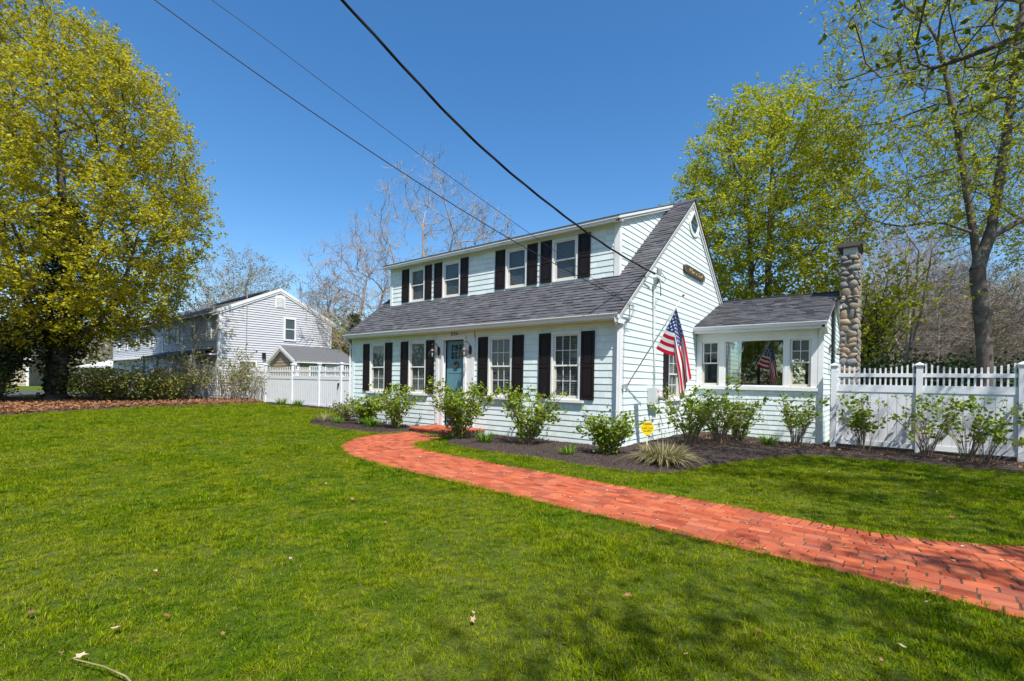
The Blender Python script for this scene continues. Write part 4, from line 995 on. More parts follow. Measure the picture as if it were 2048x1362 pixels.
def grow(trunks, attr, D=.4, di=3., dk=.6, up=.12, iters=140, seed=1):
    r = random.Random(seed); P = []; par = []
    for tr in trunks:                            # (parent index or -1, [points])
        pi, pts = tr; prev = pi
        pts = [Vector(p) for p in pts]
        if pi == -1 or pi is None: P.append(pts[0]); par.append(-1); prev = len(P) - 1
        else:
            prev = min(range(len(P)), key=lambda i: (P[i] - pts[0]).length); pts = [P[prev]] + pts[1:]
        for a, b in zip(pts[:-1], pts[1:]):
            m = max(1, int((b - a).length / D))
            for j in range(1, m + 1): P.append(a.lerp(b, j / m) + Vector((r.uniform(-.02, .02), r.uniform(-.02, .02), 0))); par.append(prev); prev = len(P) - 1
    attr = [Vector(a) for a in attr]; alive = list(range(len(attr))); near = {}
    last = 0; kidset = set()
    for it in range(iters):
        kd = kdtree.KDTree(len(P))
        for i, p in enumerate(P): kd.insert(p, i)
        kd.balance(); acc = {}; keep = []
        for a in alive:
            co, i, d = kd.find(attr[a])
            if d < dk: continue
            keep.append(a)
            if d < di or it < 4: acc.setdefault(i, Vector((0, 0, 0))); acc[i] += (attr[a] - co).normalized()
        alive = keep
        if not acc: break
        added = 0
        for i, v in acc.items():
            v = v.normalized() + Vector((r.uniform(-.18, .18), r.uniform(-.18, .18), r.uniform(-.12, .12) + up)); 
            if par[i] >= 0: v = v.normalized() + (P[i] - P[par[i]]).normalized() * .35
            q = P[i] + v.normalized() * D; key = (i, round(q.x / (D * .5)), round(q.y / (D * .5)), round(q.z / (D * .5)))
            if key in kidset: continue
            kidset.add(key); P.append(q); par.append(i); added += 1
        if not added: break
    return P, par
def skeleton_mesh(P, par, r0, rbase, n_exp=2.3, rmax_leaf=None):
    n = len(P); kids = [[] for _ in range(n)]
    for i, p in enumerate(par):
        if p >= 0: kids[p].append(i)
    w = [0.] * n
    for i in range(n - 1, -1, -1): w[i] = (sum(w[k] for k in kids[i]) if kids[i] else 1.)
    wm = max(w); pw = math.log(rbase / r0) / math.log(wm) if wm > 1 else .5
    rad = np.array([r0 * (x ** pw) for x in w]); return rad, kids, w
def tree_meshes(P, par, r0, rbase, name, bark, leafm=None, nleaf=40000, leaf=.1, spread=.25, twigs=3, twl=.5, seed=1, leafprob=1., tiplimit=6, twr=.006, twup=.35, subtw=1, leafclump=5):
    g = np.random.default_rng(seed); rad, kids, w = skeleton_mesh(P, par, r0, rbase)
    PA = np.array([p[:] for p in P]); par = np.array(par); e = np.where(par >= 0)[0]
    P0, P1 = PA[par[e]], PA[e]; R1 = rad[e]; R0 = np.minimum(rad[par[e]], R1 * 1.35)
    nk = np.array([len(k) for k in kids]); single = nk[par[e]] == 1; heavy = np.array([max(kids[par[i]], key=lambda k_: w[k_]) == i for i in e]); R0 = np.where(single | heavy, rad[par[e]], R0)
    ext = (P1 - P0) * .06; P0e = P0 - ext
    parts = []
    big = R1 > .06; mid = (~big) & (R1 > .02); sm_ = ~(big | mid)
    for msk, k in ((big, 9), (mid, 5), (sm_, 3)):
        if msk.any(): parts.append(tubes(P0e[msk], P1[msk], R0[msk], R1[msk], k))
    # root flare
    b = PA[0]; parts.append(tubes(np.array([b + [0, 0, -.3]]), np.array([b + [0, 0, .45]]), np.array([rbase * 1.7]), np.array([rbase * 1.02]), 9))
    wv = np.array(w); tips = np.where(wv <= tiplimit)[0]; tips = tips[par[tips] >= 0]
    dirs = PA[tips] - PA[par[tips]]; dirs /= np.linalg.norm(dirs, axis=1, keepdims=True) + 1e-9
    T0 = np.repeat(PA[tips], twigs, 0); DD = np.repeat(dirs, twigs, 0) + g.normal(size=(len(T0), 3)) * .75; DD[:, 2] += twup; DD /= np.linalg.norm(DD, axis=1, keepdims=True)
    Ln = (twl * g.uniform(.4, 1.3, len(T0)))[:, None]
    M_ = T0 + DD * Ln * .5; D2 = DD + g.normal(size=DD.shape) * .25; D2[:, 2] += .15; D2 /= np.linalg.norm(D2, axis=1, keepdims=True); E_ = M_ + D2 * Ln * .5
    one = np.ones(len(T0)); parts.append(tubes(T0, M_, one * twr * 1.3, one * twr, 3)); parts.append(tubes(M_, E_, one * twr, one * twr * .5, 3))
    ends = [M_, E_]
    for _ in range(subtw):
        S0 = np.concatenate([T0 + DD * Ln * g.uniform(.2, .5, (len(T0), 1)), M_ + D2 * Ln * .5 * g.uniform(.2, .8, (len(T0), 1))]); SD = np.concatenate([DD, D2]) + g.normal(size=(len(S0), 3)) * .8; SD[:, 2] += twup * .7
        SD /= np.linalg.norm(SD, axis=1, keepdims=True); SL_ = np.concatenate([Ln, Ln]) * g.uniform(.25, .6, (len(S0), 1)); SE = S0 + SD * SL_; o1 = np.ones(len(S0))
        parts.append(tubes(S0, SE, o1 * twr * .8, o1 * twr * .4, 3)); ends.append(SE)
    V, F = merge(parts); tm = newmesh('trunk', V, F, [bark], True)
    cm = None
    if leafm and nleaf:
        E2 = np.concatenate(ends); E2 = E2[g.random(len(E2)) < leafprob]
        nc = max(1, nleaf // leafclump); C = E2[g.integers(0, len(E2), nc)] + g.normal(size=(nc, 3)) * spread * .5
        C = np.repeat(C, leafclump, 0) + g.normal(size=(nc * leafclump, 3)) * leaf * .55
        V, F = leaf_quads(C, leaf, g); cm = newmesh('crown', V, F, [leafm])
    return tm, cm
def ell_pts(c, r, n, g, shell=.35, zmin=-9, taper=0.):
    out = []
    while len(out) < n:
        v = g.normal(size=3); v /= np.linalg.norm(v); rr_ = (shell + (1 - shell) * g.random()) if g.random() < .8 else g.random(); rr_ = rr_ ** .6
        p = np.array(c) + v * rr_ * np.array(r) * (1 - taper * max(v[2], 0))
        if p[2] > zmin: out.append(p)
    return out
def tree_thing(name, label, meshes, loc, rz=0., s=1., group=None, crown='crown', sz=None):
    th = thing(name, label, 'tree', (loc[0], loc[1], loc[2] if len(loc) > 2 else gz(*loc[:2]) ), rz, group); th.scale = (s, s, sz or s)
    put('trunk', meshes[0], th)
    if meshes[1]: put(crown, meshes[1], th)
    return th

# big yellow-green maple (left), local origin at its base (-29.12,-5.42)
g = np.random.default_rng(11)
A = ell_pts((.0, -.3, 11.2), (7.3, 7.3, 10.0), 2300, g, .45, 2.7, .12) + ell_pts((-1, -1, 5.5), (6.6, 6.6, 3.2), 300, g, .6, 2.6)
tr = [(-1, [(0, 0, 0), (.05, .03, 1.6), (.1, .08, 3.0), (.4, .35, 6.4), (.15, .12, 10.5), (-.1, -.1, 14)]), (0, [(.05, .05, 2.4), (.9, .75, 3.4), (1.75, 1.4, 4.4), (2.6, 2.2, 6.2), (3.1, 2.6, 9)]), (0, [(.0, .0, 2.6), (-.7, -.55, 4.0), (-1.3, -1.05, 5.6), (-2.0, -1.6, 7.6), (-2.4, -2.2, 10)]), (0, [(.1, .1, 3.6), (.9, -.8, 5.2), (1.6, -1.8, 8.5)]), (0, [(.1, .1, 4.2), (-.9, 1.2, 6.5), (-1.3, 2.4, 9.5)]), (0, [(.4, .35, 6.2), (1.6, 1.4, 9.5), (2.2, 1.8, 12.5)])]
P, par = grow(tr, A, .42, 3.2, .62, .16, 110, 3)
BIG = tree_meshes(P, par, .011, .44, 'maple', M_BARK, M_MAPLE, 150000, .145, .5, 3, .62, 5, leafclump=8, tiplimit=5)
bigm = tree_thing('maple_tree', 'tallest tree, yellow-green maple with an ivy-covered trunk at the left edge of the lawn', BIG, (-29.12, -5.42))
# ivy round the trunk
gi = np.random.default_rng(5); n = 9500; h = gi.random(n) ** .8 * 10.5; th_ = gi.uniform(0, 2 * np.pi, n)
cx = np.interp(h, [0, 1.6, 3, 6.4, 10.5, 14], [0, .05, .1, .4, .15, -.1]); cy = np.interp(h, [0, 1.6, 3, 6.4, 10.5, 14], [0, .03, .08, .35, .12, -.1])
rad_ = np.interp(h, [0, 1, 3.5, 5, 8, 11.5], [.5, .5, .65, .95, .85, .35]) * gi.uniform(.5, 1.35, n) * (1 + .35 * np.sin(h * 1.9 + th_ * 2))
C = np.stack([cx + np.cos(th_) * rad_, cy + np.sin(th_) * rad_, h], 1)
V, F = leaf_quads(C, .16, gi, .2); tag(put('ivy', newmesh('ivy', V, F, [M_IVY]), bigm))
# second maple behind the sunroom, origin (-.1,19)
g = np.random.default_rng(21)
A = ell_pts((.1, 0, 10.9), (4.9, 4.9, 7.2), 1500, g, .4, 3.2, .1)
P, par = grow([(-1, [(0, 0, 0), (-.1, -.05, 2), (-.4, -.3, 6.4), (-.5, -.4, 9.4), (-.7, -.5, 13)]), (0, [(-.05, 0, 1.6), (.35, .25, 3.5), (.3, .2, 6.5), (.3, .2, 9), (.4, .3, 14)])], A, .36, 2.8, .5, .3, 100, 8)
MAP2 = tree_meshes(P, par, .009, .26, 'maple', M_BARK, M_MAPLE2, 56000, .15, .4, 2, .55, 9, leafclump=7, tiplimit=5)
tree_thing('maple_tree', 'rounded bright green maple with twin stems rising behind the sunroom roof', MAP2, (-.7, 18.5))
# large sparse tree (right), origin (7.5,13.55)
g = np.random.default_rng(31)
A = ell_pts((.9, .6, 14.0), (6.6, 6.6, 7.3), 1400, g, .35, 6.5, .0) + ell_pts((-2, -1.5, 7.8), (3.6, 3.6, 1.5), 60, g, .5, 5.8)
tr = [(-1, [(0, 0, 0), (-.06, -.05, 3.3), (-.2, -.15, 4.7), (-.3, -.2, 5.9), (-.42, -.3, 7.2), (-.58, -.42, 8.2), (-.75, -.55, 9.5), (-.9, -.68, 10.9), (-1.15, -.85, 12.2), (-1.5, -1.1, 14)]),
      (0, [(-.2, -.15, 5.9), (.0, .02, 7.0), (.2, .17, 8.3), (.33, .27, 9.5), (.45, .37, 10.8), (.6, .5, 12.5), (.8, .6, 15)]),
      (0, [(-.4, -.3, 7.0), (-.85, -.65, 7.35), (-1.2, -.9, 7.52), (-1.75, -1.35, 7.54), (-2.4, -1.9, 7.38), (-3.0, -2.35, 7.48), (-3.4, -2.65, 7.7)]),
      (0, [(-.2, -.15, 4.87), (-1.0, -.8, 4.93), (-1.7, -1.35, 4.93), (-2.25, -1.8, 4.66), (-2.6, -2.1, 4.5)]),
      (0, [(0, .02, 7.1), (1.2, .9, 7.9), (2.4, 1.5, 9.2), (3.5, 2.3, 11)])]
P, par = grow(tr, A, .42, 3.2, .7, .1, 100, 4)
BIGR = tree_meshes(P, par, .010, .225, 'tree', M_BARK, M_MAPLE2, 40000, .11, .4, 2, .7, 13, leafclump=4, tiplimit=6)
tree_thing('maple_tree', 'tall forked tree with a thick mottled trunk behind the right white fence', BIGR, (7.55, 13.6))
tree_thing('maple_tree', 'second tall sparse tree at the right edge behind the thick forked trunk', BIGR, (12.4, 20.5), 2.0, .95)
# overhanging tree just outside the right edge
g = np.random.default_rng(41)
A = ell_pts((0, 0, 8.8), (5.0, 5.2, 4.0), 750, g, .35, 4.4) + ell_pts((-3.6, 1.6, 7.4), (2.8, 2.2, 1.5), 130, g, .3, 5)
tr = [(-1, [(0, 0, 0), (.1, .05, 3.5), (-.1, .2, 6), (0, .3, 9)]), (0, [(.0, .1, 4.6), (-1.6, 1.1, 6.2), (-3.2, 2.0, 6.9), (-4.2, 2.4, 7.02), (-5.0, 2.5, 7.0), (-5.7, 2.55, 7.15)]), (0, [(0, .1, 5.0), (1.5, -1.2, 7), (2.8, -2, 8.6)])]
P, par = grow(tr, A, .4, 3., .7, .1, 90, 6)
NEAR = tree_meshes(P, par, .013, .28, 'tree', M_BARK, M_NEAR, 11000, .115, .3, 2, .55, 17, leafclump=3, tiplimit=6)
tree_thing('overhanging_tree', 'darker-leaved tree whose limb reaches in at the top right corner', NEAR, (10.4, -1.9))


def bare_proto(seed, H, rx, r, n=520, zc=.62, zr=.42, tw=3, twl=.75, leafm=None, nleaf=0, bark=M_BARKL, stems=2, zmin=.22, sub=1):
    g = np.random.default_rng(seed); A = ell_pts((0, 0, H * zc), (rx, rx, H * zr), n, g, .35, H * zmin); q = random.Random(seed)
    tr = [(-1, [(0, 0, 0), (q.uniform(-.2, .2), q.uniform(-.2, .2), H * .2), (q.uniform(-.5, .5), q.uniform(-.5, .5), H * .5), (q.uniform(-.8, .8), q.uniform(-.8, .8), H * .75)])]
    for k in range(stems): a = q.uniform(0, 6.28); tr.append((0, [(0, 0, H * q.uniform(.12, .3)), (math.cos(a) * rx * .3, math.sin(a) * rx * .3, H * .45), (math.cos(a) * rx * .5, math.sin(a) * rx * .5, H * .7)]))
    P, par = grow(tr, A, H * .028, H * .25, H * .048, .12, 80, seed)
    return tree_meshes(P, par, .010, r, 'tree', bark, leafm, nleaf, .13, .3, tw, twl, seed, tiplimit=6, twr=.0085, subtw=sub, leafclump=2)
BA = bare_proto(51, 15.5, 5.2, .24, 620, stems=3)
BB = bare_proto(52, 12, 4.2, .2, 420, stems=2, bark=M_BARKR, zmin=.3)
BC = bare_proto(53, 13.5, 3.8, .2, 420, leafm=M_RUST, nleaf=1500)
BD = bare_proto(54, 14, 5.5, .25, 520, leafm=M_BUD, nleaf=9000)
BE = bare_proto(55, 12, 3.6, .17, 360, stems=1, leafm=M_BUD, nleaf=1200, bark=M_BARK)
tree_thing('overhanging_tree', 'half-bare tree beside the brick path beyond the right edge of view', NEAR, (11.5, -10.3), 2.1, .85)
tree_thing('bare_tree', 'tall bare grey tree with fanning branches rising behind the long dormer', BA, (-19.5, 11.3), .4)
tree_thing('bare_tree', 'bare reddish-limbed tree with an ivy-wrapped base left of the dormer', BB, (-25.8, 10.1), 1.2, 1.0)
tree_thing('bare_tree', 'bare tree with rusty buds at the right of the group behind the dormer', BC, (-17.6, 15.2), 2.2)
gi = np.random.default_rng(6); n = 1500; h = 4 + gi.random(n) * 2.2; a = gi.uniform(0, 6.28, n); rr2 = .45 * gi.uniform(.3, 1.1, n)
V, F = leaf_quads(np.stack([np.cos(a) * rr2 - .1, np.sin(a) * rr2, h], 1), .15, gi)
ob = [o for o in COL.objects if o.name == 'bare_tree.001'][0]; put('ivy', newmesh('ivy', V, F, [M_EVER]), ob)
tree_thing('budding_tree', 'pale green budding tree rising over the left end of the grey neighbour roof', BD, (-56, 14.5), .3, 1.18)
tree_thing('budding_tree', 'second budding tree just beyond the left tip of the grey neighbour roof', BD, (-66, 18), 2.3, 1.1)
tree_thing('budding_tree', 'far budding tree above the right roof slope of the grey neighbour', BE, (-51, 22), .8, 1.2)
tree_thing('budding_tree', 'far bare tree between the neighbour roof and the ivy-wrapped tree', BE, (-57, 27), 2.8, 1.25)
tree_thing('bare_tree', 'small bare tree standing in the leaf litter left of the fence', bare_proto(56, 7.0, 3.0, .10, 110, .66, .32, 1, .6, M_HEDGE, 500, M_BARKL, 2, .3), (-28.2, .5), .2)
# woods behind the right fence
q = random.Random(99); protos = [BA, BE, BC, BE, BB, BD]; wl_ = 'bare grey-brown tree in the crowded woods behind the right fence'
pos = []
for k in range(400):
    d = q.uniform(30, 62); px = q.uniform(1690, 2300); t = (px - 1024) / 958
    p = CAM + fwd * d + r0 * (t * d)
    if all((Vector((p.x, p.y)) - Vector(o)).length > 2.6 for o in pos): pos.append((p.x, p.y))
    if len(pos) >= 46: break
for i, (x, y) in enumerate(pos):
    tree_thing('woodland_tree', wl_, protos[i % 6], (x, y), q.uniform(0, 6.28), q.uniform(.7, 1.0), 'bare trees in the woods behind the right fence', sz=q.uniform(.75, 1.1))
pos = []
for k in range(300):                             # woods seen behind the neighbour and at far left
    d = q.uniform(55, 95); px = q.uniform(-500, 700); t = (px - 1024) / 958
    p = CAM + fwd * d + r0 * (t * d)
    if all((Vector((p.x, p.y)) - Vector(o)).length > 4 for o in pos): pos.append((p.x, p.y))
    if len(pos) >= 34: break
for i, (x, y) in enumerate(pos):
    tree_thing('woodland_tree', 'budding tree in the distant woods behind the maple and the grey house', (BD, BE, BC)[i % 3], (x, y), q.uniform(0, 6.28), q.uniform(.65, 1.0), 'budding trees in the distant woods at left', sz=q.uniform(.5, .78))
# trees across the street, behind the viewer, mirrored in the windows
for i, (x, y, s) in enumerate([(-34, -30, .9), (-24, -33, .8), (-15, -30, 1.), (-6, -34, .9), (3, -31, .85), (12, -40, 1.), (-44, -28, 1.), (-10, -42, 1.1), (22, -30, .9)]):
    tree_thing('street_tree', 'leafy tree across the street behind the viewer', MAP2 if i % 2 else BIGR, (x, y), i * 1.3, s * .8, 'trees across the street behind the viewer')
# a far belt of woods closing the horizon
gb = np.random.default_rng(77); n = 42000; az = gb.uniform(0, 2 * np.pi, n); rad2 = gb.uniform(95, 150, n); hh = gb.random(n) ** .8 * (7 + 2.5 * np.sin(az * 9) + 2 * np.sin(az * 23 + 1))
V, F = leaf_quads(np.stack([np.cos(az) * rad2, np.sin(az) * rad2, hh], 1), 1.25, gb)
tag(put('far_woods', newmesh('far_woods', V, F, [m_leaf('far_woods_mass', [(.20, .18, .10), (.27, .24, .16), (.17, .19, .07), (.30, .27, .20)], .1, .8, .05)])), kind='stuff')
# understorey in the woods: twiggy brush as one mass
n = 3600; t = gb.uniform(1640, 2500, n); d = gb.uniform(27, 50, n); tt = (t - 1024) / 958
B0 = np.array(CAM[:]) + np.outer(d, np.array(fwd[:])) + np.outer(tt * d, np.array(r0[:])); B0[:, 2] = 0
D_ = gb.normal(size=(n, 3)) * .55; D_[:, 2] = 1; D_ /= np.linalg.norm(D_, axis=1, keepdims=True); Lb = gb.uniform(.8, 3.2, n)[:, None]; M1 = B0 + D_ * Lb * .5; D2 = D_ + gb.normal(size=D_.shape) * .5; E1 = M1 + D2 * Lb * .5; o_ = np.ones(n)
V, F = merge([tubes(B0, M1, o_ * .02, o_ * .013, 3), tubes(M1, E1, o_ * .013, o_ * .006, 3), tubes(M1, M1 + (D2 + gb.normal(size=D_.shape) * .6) * Lb * .35, o_ * .01, o_ * .005, 3)])
tag(put('undergrowth', newmesh('undergrowth', V, F, [M_BARKL])), kind='stuff')

# ------------------------------------------------------------------ shrubs, perennials
def shrub_mesh(seed, H, W, nst, nleaf, leaf, m=None, lean=(0, 0), twig=.6, woody=M_STEM, base=.12, clump=6, r=.0055, low=.25, spread=.05):
    g = np.random.default_rng(seed); parts = []; ends = []
    for s in range(nst):
        a = g.uniform(0, 2 * np.pi); b = np.array([math.cos(a), math.sin(a), 0]) * base * g.random() ** .5
        out = np.array([math.cos(a) * W * g.uniform(.25, 1) + lean[0], math.sin(a) * W * g.uniform(.25, 1) * .8 + lean[1], H * g.uniform(.65, 1.05)])
        n = 7; t = np.linspace(0, 1, n)[:, None]; pts = b + out * np.concatenate([t[:, :1] ** 1.3, t[:, :1] ** 1.3, t[:, :1] ** .85], 1) + g.normal(size=(n, 3)) * .012 * t
        rr = np.linspace(r * 1.5, r * .5, n); parts.append(tubes(pts[:-1], pts[1:], rr[:-1], rr[1:], 4))
        for k in range(1, n):
            if k / n > low: ends.append(pts[k])
            if k >= 2 and g.random() < twig:
                d = g.normal(size=3); d[2] = abs(d[2]) + .5; d /= np.linalg.norm(d); L = H * g.uniform(.1, .3); e = pts[k] + d * L
                parts.append(tubes(pts[k][None], e[None], np.array([r * .7]), np.array([r * .4]), 3)); ends += [e, e, (e + pts[k]) / 2]
    V, F = merge(parts); st = newmesh('stems', V, F, [woody], True)
    E2 = np.array(ends); nc = nleaf // clump; C = np.repeat(E2[g.integers(0, len(E2), nc)], clump, 0) + g.normal(size=(nc * clump, 3)) * spread
    n = len(C); D = g.normal(size=(n, 3)); D[:, 2] = D[:, 2] * .5 + .35; D /= np.linalg.norm(D, axis=1, keepdims=True); X, Y = frames(D); a = g.uniform(0, 6.28, n)[:, None]; S = X * np.cos(a) + Y * np.sin(a); N = np.cross(D, S)
    s = (leaf * g.uniform(.5, 1.25, n))[:, None]; w = s * .34
    V = np.stack([C, C + D * s * .35 + S * w + N * s * .10, C + D * s * .75 + S * w * .7 + N * s * .05, C + D * s * 1.05 - N * s * .06, C + D * s * .75 - S * w * .7 + N * s * .05, C + D * s * .35 - S * w + N * s * .10, C + D * s * .5 - N * s * .02], 1).reshape(-1, 3)
    F = ((np.arange(n) * 7)[:, None, None] + np.array([[[0, 1, 2, 6], [6, 2, 3, 4], [0, 6, 4, 5]]])).reshape(-1, 4)
    return st, newmesh('leaves', V, F, [m or M_HYD])
def shrub(name, label, meshes, loc, rz=0., s=1., cat='shrub', group=None):
    th = thing(name, label, cat, (loc[0], loc[1], gz(*loc) + .01), rz, group); th.scale = (s, s, s)
    put('stems', meshes[0], th); put('leaves', meshes[1], th); return th
H1 = shrub_mesh(1, 1.25, .85, 34, 2100, .085, low=.12, spread=.05, twig=.7, clump=8); H2 = shrub_mesh(2, 1.3, 1.0, 40, 2700, .085, low=.1, spread=.055, twig=.7, clump=8); H3 = shrub_mesh(3, .75, .6, 28, 2000, .075, low=.05, spread=.06, twig=.8)
H7 = shrub_mesh(15, 1.3, .95, 40, 1250, .085, low=.2, spread=.045, clump=7, twig=.5, r=.007); H8 = shrub_mesh(16, 1.2, .9, 32, 1700, .085, low=.12, spread=.05, clump=8, twig=.6, r=.007)
H4 = shrub_mesh(4, 1.35, .62, 30, 520, .10, twig=.35, low=.35); H5 = shrub_mesh(5, 1.5, 1.0, 30, 380, .11, twig=.25, low=.5, clump=5)
H6 = shrub_mesh(6, 1.15, 1.25, 20, 240, .11, lean=(.45, -.1), twig=.25, low=.5, clump=5)
shrub('hydrangea_bush', 'leafy shrub in front of the second window from the left, beside the brick step', H1, (-6.85, -.95), .4, .9)
shrub('hydrangea_bush', 'low leafy shrub under the leftmost front window', H3, (-8.55, -.85), 1.2, 1.1)
shrub('hydrangea_bush', 'tall bushy shrub half hiding the blue front door', H2, (-3.75, -1.35), 2.0, .97)
shrub('hydrangea_bush', 'leafy shrub under the two windows right of the door', H8, (-1.85, -1.0), 3.1, 1.0)
shrub('hydrangea_bush', 'dense leafy shrub at the house corner partly covering the yellow sign', H3, (.28, -1.05), .3, 1.0)
shrub('hydrangea_bush', 'shrub against the gable wall below the electric meter', H7, (1.0, 2.0), 1.7, 1.0)
shrub('hydrangea_bush', 'tall shrub under the hanging flag', H7, (1.35, 3.2), .6, .98)
shrub('hydrangea_bush', 'shrub in the corner where the sunroom meets the gable wall', H8, (1.6, 4.3), 4.6, .85)
shrub('hydrangea_bush', 'upright shrub under the right end of the sunroom window', H4, (2.95, 4.55), .6, .98)
shrub('hydrangea_bush', 'open-stemmed shrub in front of the first fence panel', H4, (4.4, 4.55), 2.3, 1.0)
shrub('hydrangea_bush', 'wide sparse shrub in front of the middle fence post', H5, (5.6, 4.35), .2, .92)
shrub('hydrangea_bush', 'sparse shrub in front of the second fence panel', H5, (6.25, 4.5), 3.7, .9)
shrub('hydrangea_bush', 'arching bare-stemmed shrub at the right edge by the last fence post', H6, (6.55, 4.1), .25, 1.0)
# far-left brambles, hedge, evergreen
HB = shrub_mesh(7, 2.3, 1.5, 34, 1100, .11, M_HEDGE, twig=.9, woody=M_BARKL, base=.9, r=.012, low=.2, spread=.15)
HH = shrub_mesh(8, 1.5, 1.5, 34, 2600, .13, M_HEDGE, twig=.9, woody=M_BARK, base=.9, r=.011, low=.1, spread=.25)
HE = shrub_mesh(9, 3.6, 1.7, 34, 6500, .16, M_EVER, twig=.9, woody=M_BARK, base=.6, r=.02, low=.05, spread=.28)
shrub('bramble_bush', 'tangled half-bare shrub in front of the neighbour porch', HB, (-27.5, -.6), .2, 1.0)
shrub('bramble_bush', 'tangled shrub with reddish stems at the near corner of the grey house', HB, (-26.4, 1.3), 2.2, 1.2)
shrub('bramble_bush', 'thin tangled shrub at the left end of the white fence', HB, (-25.6, 2.1), 4.0, .95)
shrub('hedge_bush', 'olive-leaved bush right beside the big maple trunk', HH, (-27.6, -3.8), .4, 1.0)
shrub('hedge_bush', 'olive-leaved bush midway between the maple and the small bare tree', HH, (-27.2, -2.6), 2.4, 1.05)
shrub('hedge_bush', 'olive-leaved bush just left of the small bare tree', HH, (-27.3, -1.4), 4.1, .95)
shrub('hedge_bush', 'low bush left of the big maple trunk', HH, (-28.5, -8.2), 1.1, .8)
shrub('evergreen_bush', 'dark evergreen bush at the extreme left edge', HE, (-28.8, -8.0), 0, 1.0)
shrub('evergreen_bush', 'dark evergreen bush behind the maple, left of the trunk', HE, (-33.5, -8.0), 1.3, 1.1)
shrub('forsythia_bush', 'yellow-green bush seen between the grey house and the blue house', shrub_mesh(10, 5.2, 2.4, 60, 9000, .2, M_HEDGE, twig=.9, woody=M_BARKL, base=1., r=.02, low=.1, spread=.35), (-34, 15.2), 0, 1.15)
YH = shrub_mesh(12, 2.6, 2.2, 50, 8000, .17, M_EVER, twig=.9, woody=M_BARK, base=1.2, r=.015, low=.05, spread=.3)
for i, (x, y, lb) in enumerate([(4.9, 18.5, 'evergreen hedge bush just right of the chimney behind the fence'), (6.3, 19.5, 'evergreen hedge bush above the middle fence post'), (8.6, 20.0, 'evergreen hedge bush left of the thick forked trunk'), (11.5, 21.0, 'evergreen hedge bush right of the thick forked trunk')]):
    shrub('evergreen_bush', lb, YH, (x, y), i * 1.4, .95)
YG = shrub_mesh(13, 6.5, 2.6, 40, 5200, .2, M_MAPLE2, twig=.9, woody=M_BARK, base=.5, r=.03, low=.2, spread=.45)
shrub('young_tree', 'yellow-green young tree directly behind the stone chimney', YG, (3.0, 22.5), .4, 1.15, 'tree')

def blades_mesh(name, seed, n, L, w, m, spread=.06, out=.55, seg=4, up=1.0, curl=.9, jitter=.3):
    g = np.random.default_rng(seed); a = g.uniform(0, 2 * np.pi, n); l = L * g.uniform(1 - jitter, 1 + jitter * .6, n)
    B = np.stack([np.cos(a), np.sin(a), np.zeros(n)], 1); P = B * (spread * g.random(n) ** .5)[:, None]; o = (out * g.uniform(.3, 1.1, n))[:, None]; S = np.stack([-np.sin(a), np.cos(a), np.zeros(n)], 1)
    tw = g.normal(size=(n, 1)) * .5; S = S * np.cos(tw) + B * np.sin(tw)
    Vs = []
    for k in range(seg + 1):
        t = k / seg; c = P + (B * o * t + np.array([0, 0, up]) * (t - curl * o * t * t * .75)) * l[:, None]
        ww = w * (1 - t ** 2.2) * .5 + .0004; Vs += [c - S * ww, c + S * ww]
    V = np.stack(Vs, 1).reshape(-1, 3); k2 = 2 * (seg + 1)
    F = ((np.arange(n) * k2)[:, None, None] + np.array([[2 * k, 2 * k + 1, 2 * k + 3, 2 * k + 2] for k in range(seg)])[None]).reshape(-1, 4)
    return newmesh(name, V, F, [m], True)
LIL = blades_mesh('leaves', 3, 70, .36, .020, M_LILY, .07, .75, 5)
LIL2 = blades_mesh('leaves', 4, 90, .42, .022, M_LILY, .12, .7, 5)
def plant(name, label, me, loc, s=1., cat='plant', rz=0., group=None):
    o = put(name, me, None, (loc[0], loc[1], gz(*loc) + .01), (0, 0, rz)); o.scale = (s, s, s); return tag(o, label, cat, group)
plant('daylily', 'green daylily clump in the left bed, in front of the low leafy shrub', LIL2, (-7.75, -1.2), 1.15)
plant('daylily', 'green daylily clump at the left end of the front bed', LIL2, (-9.4, -1.35), .85)
plant('daylily', 'green daylily clump right of the shrub by the door', LIL2, (-2.75, -1.5), .95, rz=2)
plant('daylily', 'small daylily clump alone in the dark mulch under the right-hand window', LIL, (-.25, -1.75), .9)
plant('daylily', 'low daylily patch at the foot of the sunroom wall', LIL2, (2.35, 4.2), 1.0, rz=1)
plant('daylily', 'young green clump at the foot of the fence next to the house', LIL2, (-14.9, 2.45), 1.2)
plant('daylily', 'green clump at the base of the middle bay of the left fence', LIL2, (-19.6, 2.6), 1.2, rz=3)
plant('daylily', 'green clump at the foot of the leftmost fence bay', LIL2, (-21.6, 2.7), 1.2, rz=4)
plant('ornamental_grass', 'dried straw-coloured grass clump at the left tip of the front bed', blades_mesh('g', 8, 130, .5, .010, M_STRAW, .1, .8, 4), (-10.4, -1.25), .95)
STR = blades_mesh('ornamental_grass', 9, 720, .62, .016, M_STRAW, .22, 1.0, 6, 1.0, 1.15)
plant('ornamental_grass', 'large arching clump of straw and green striped grass at the bed point', STR, (1.55, -1.25), 1.0)
plant('variegated_bush', 'pale variegated low bush near the left fence and front bed', shrub_mesh(14, .5, .45, 30, 1500, .06, M_BUD, twig=.9, spread=.06)[1], (-10.0, -.55), 1.15)

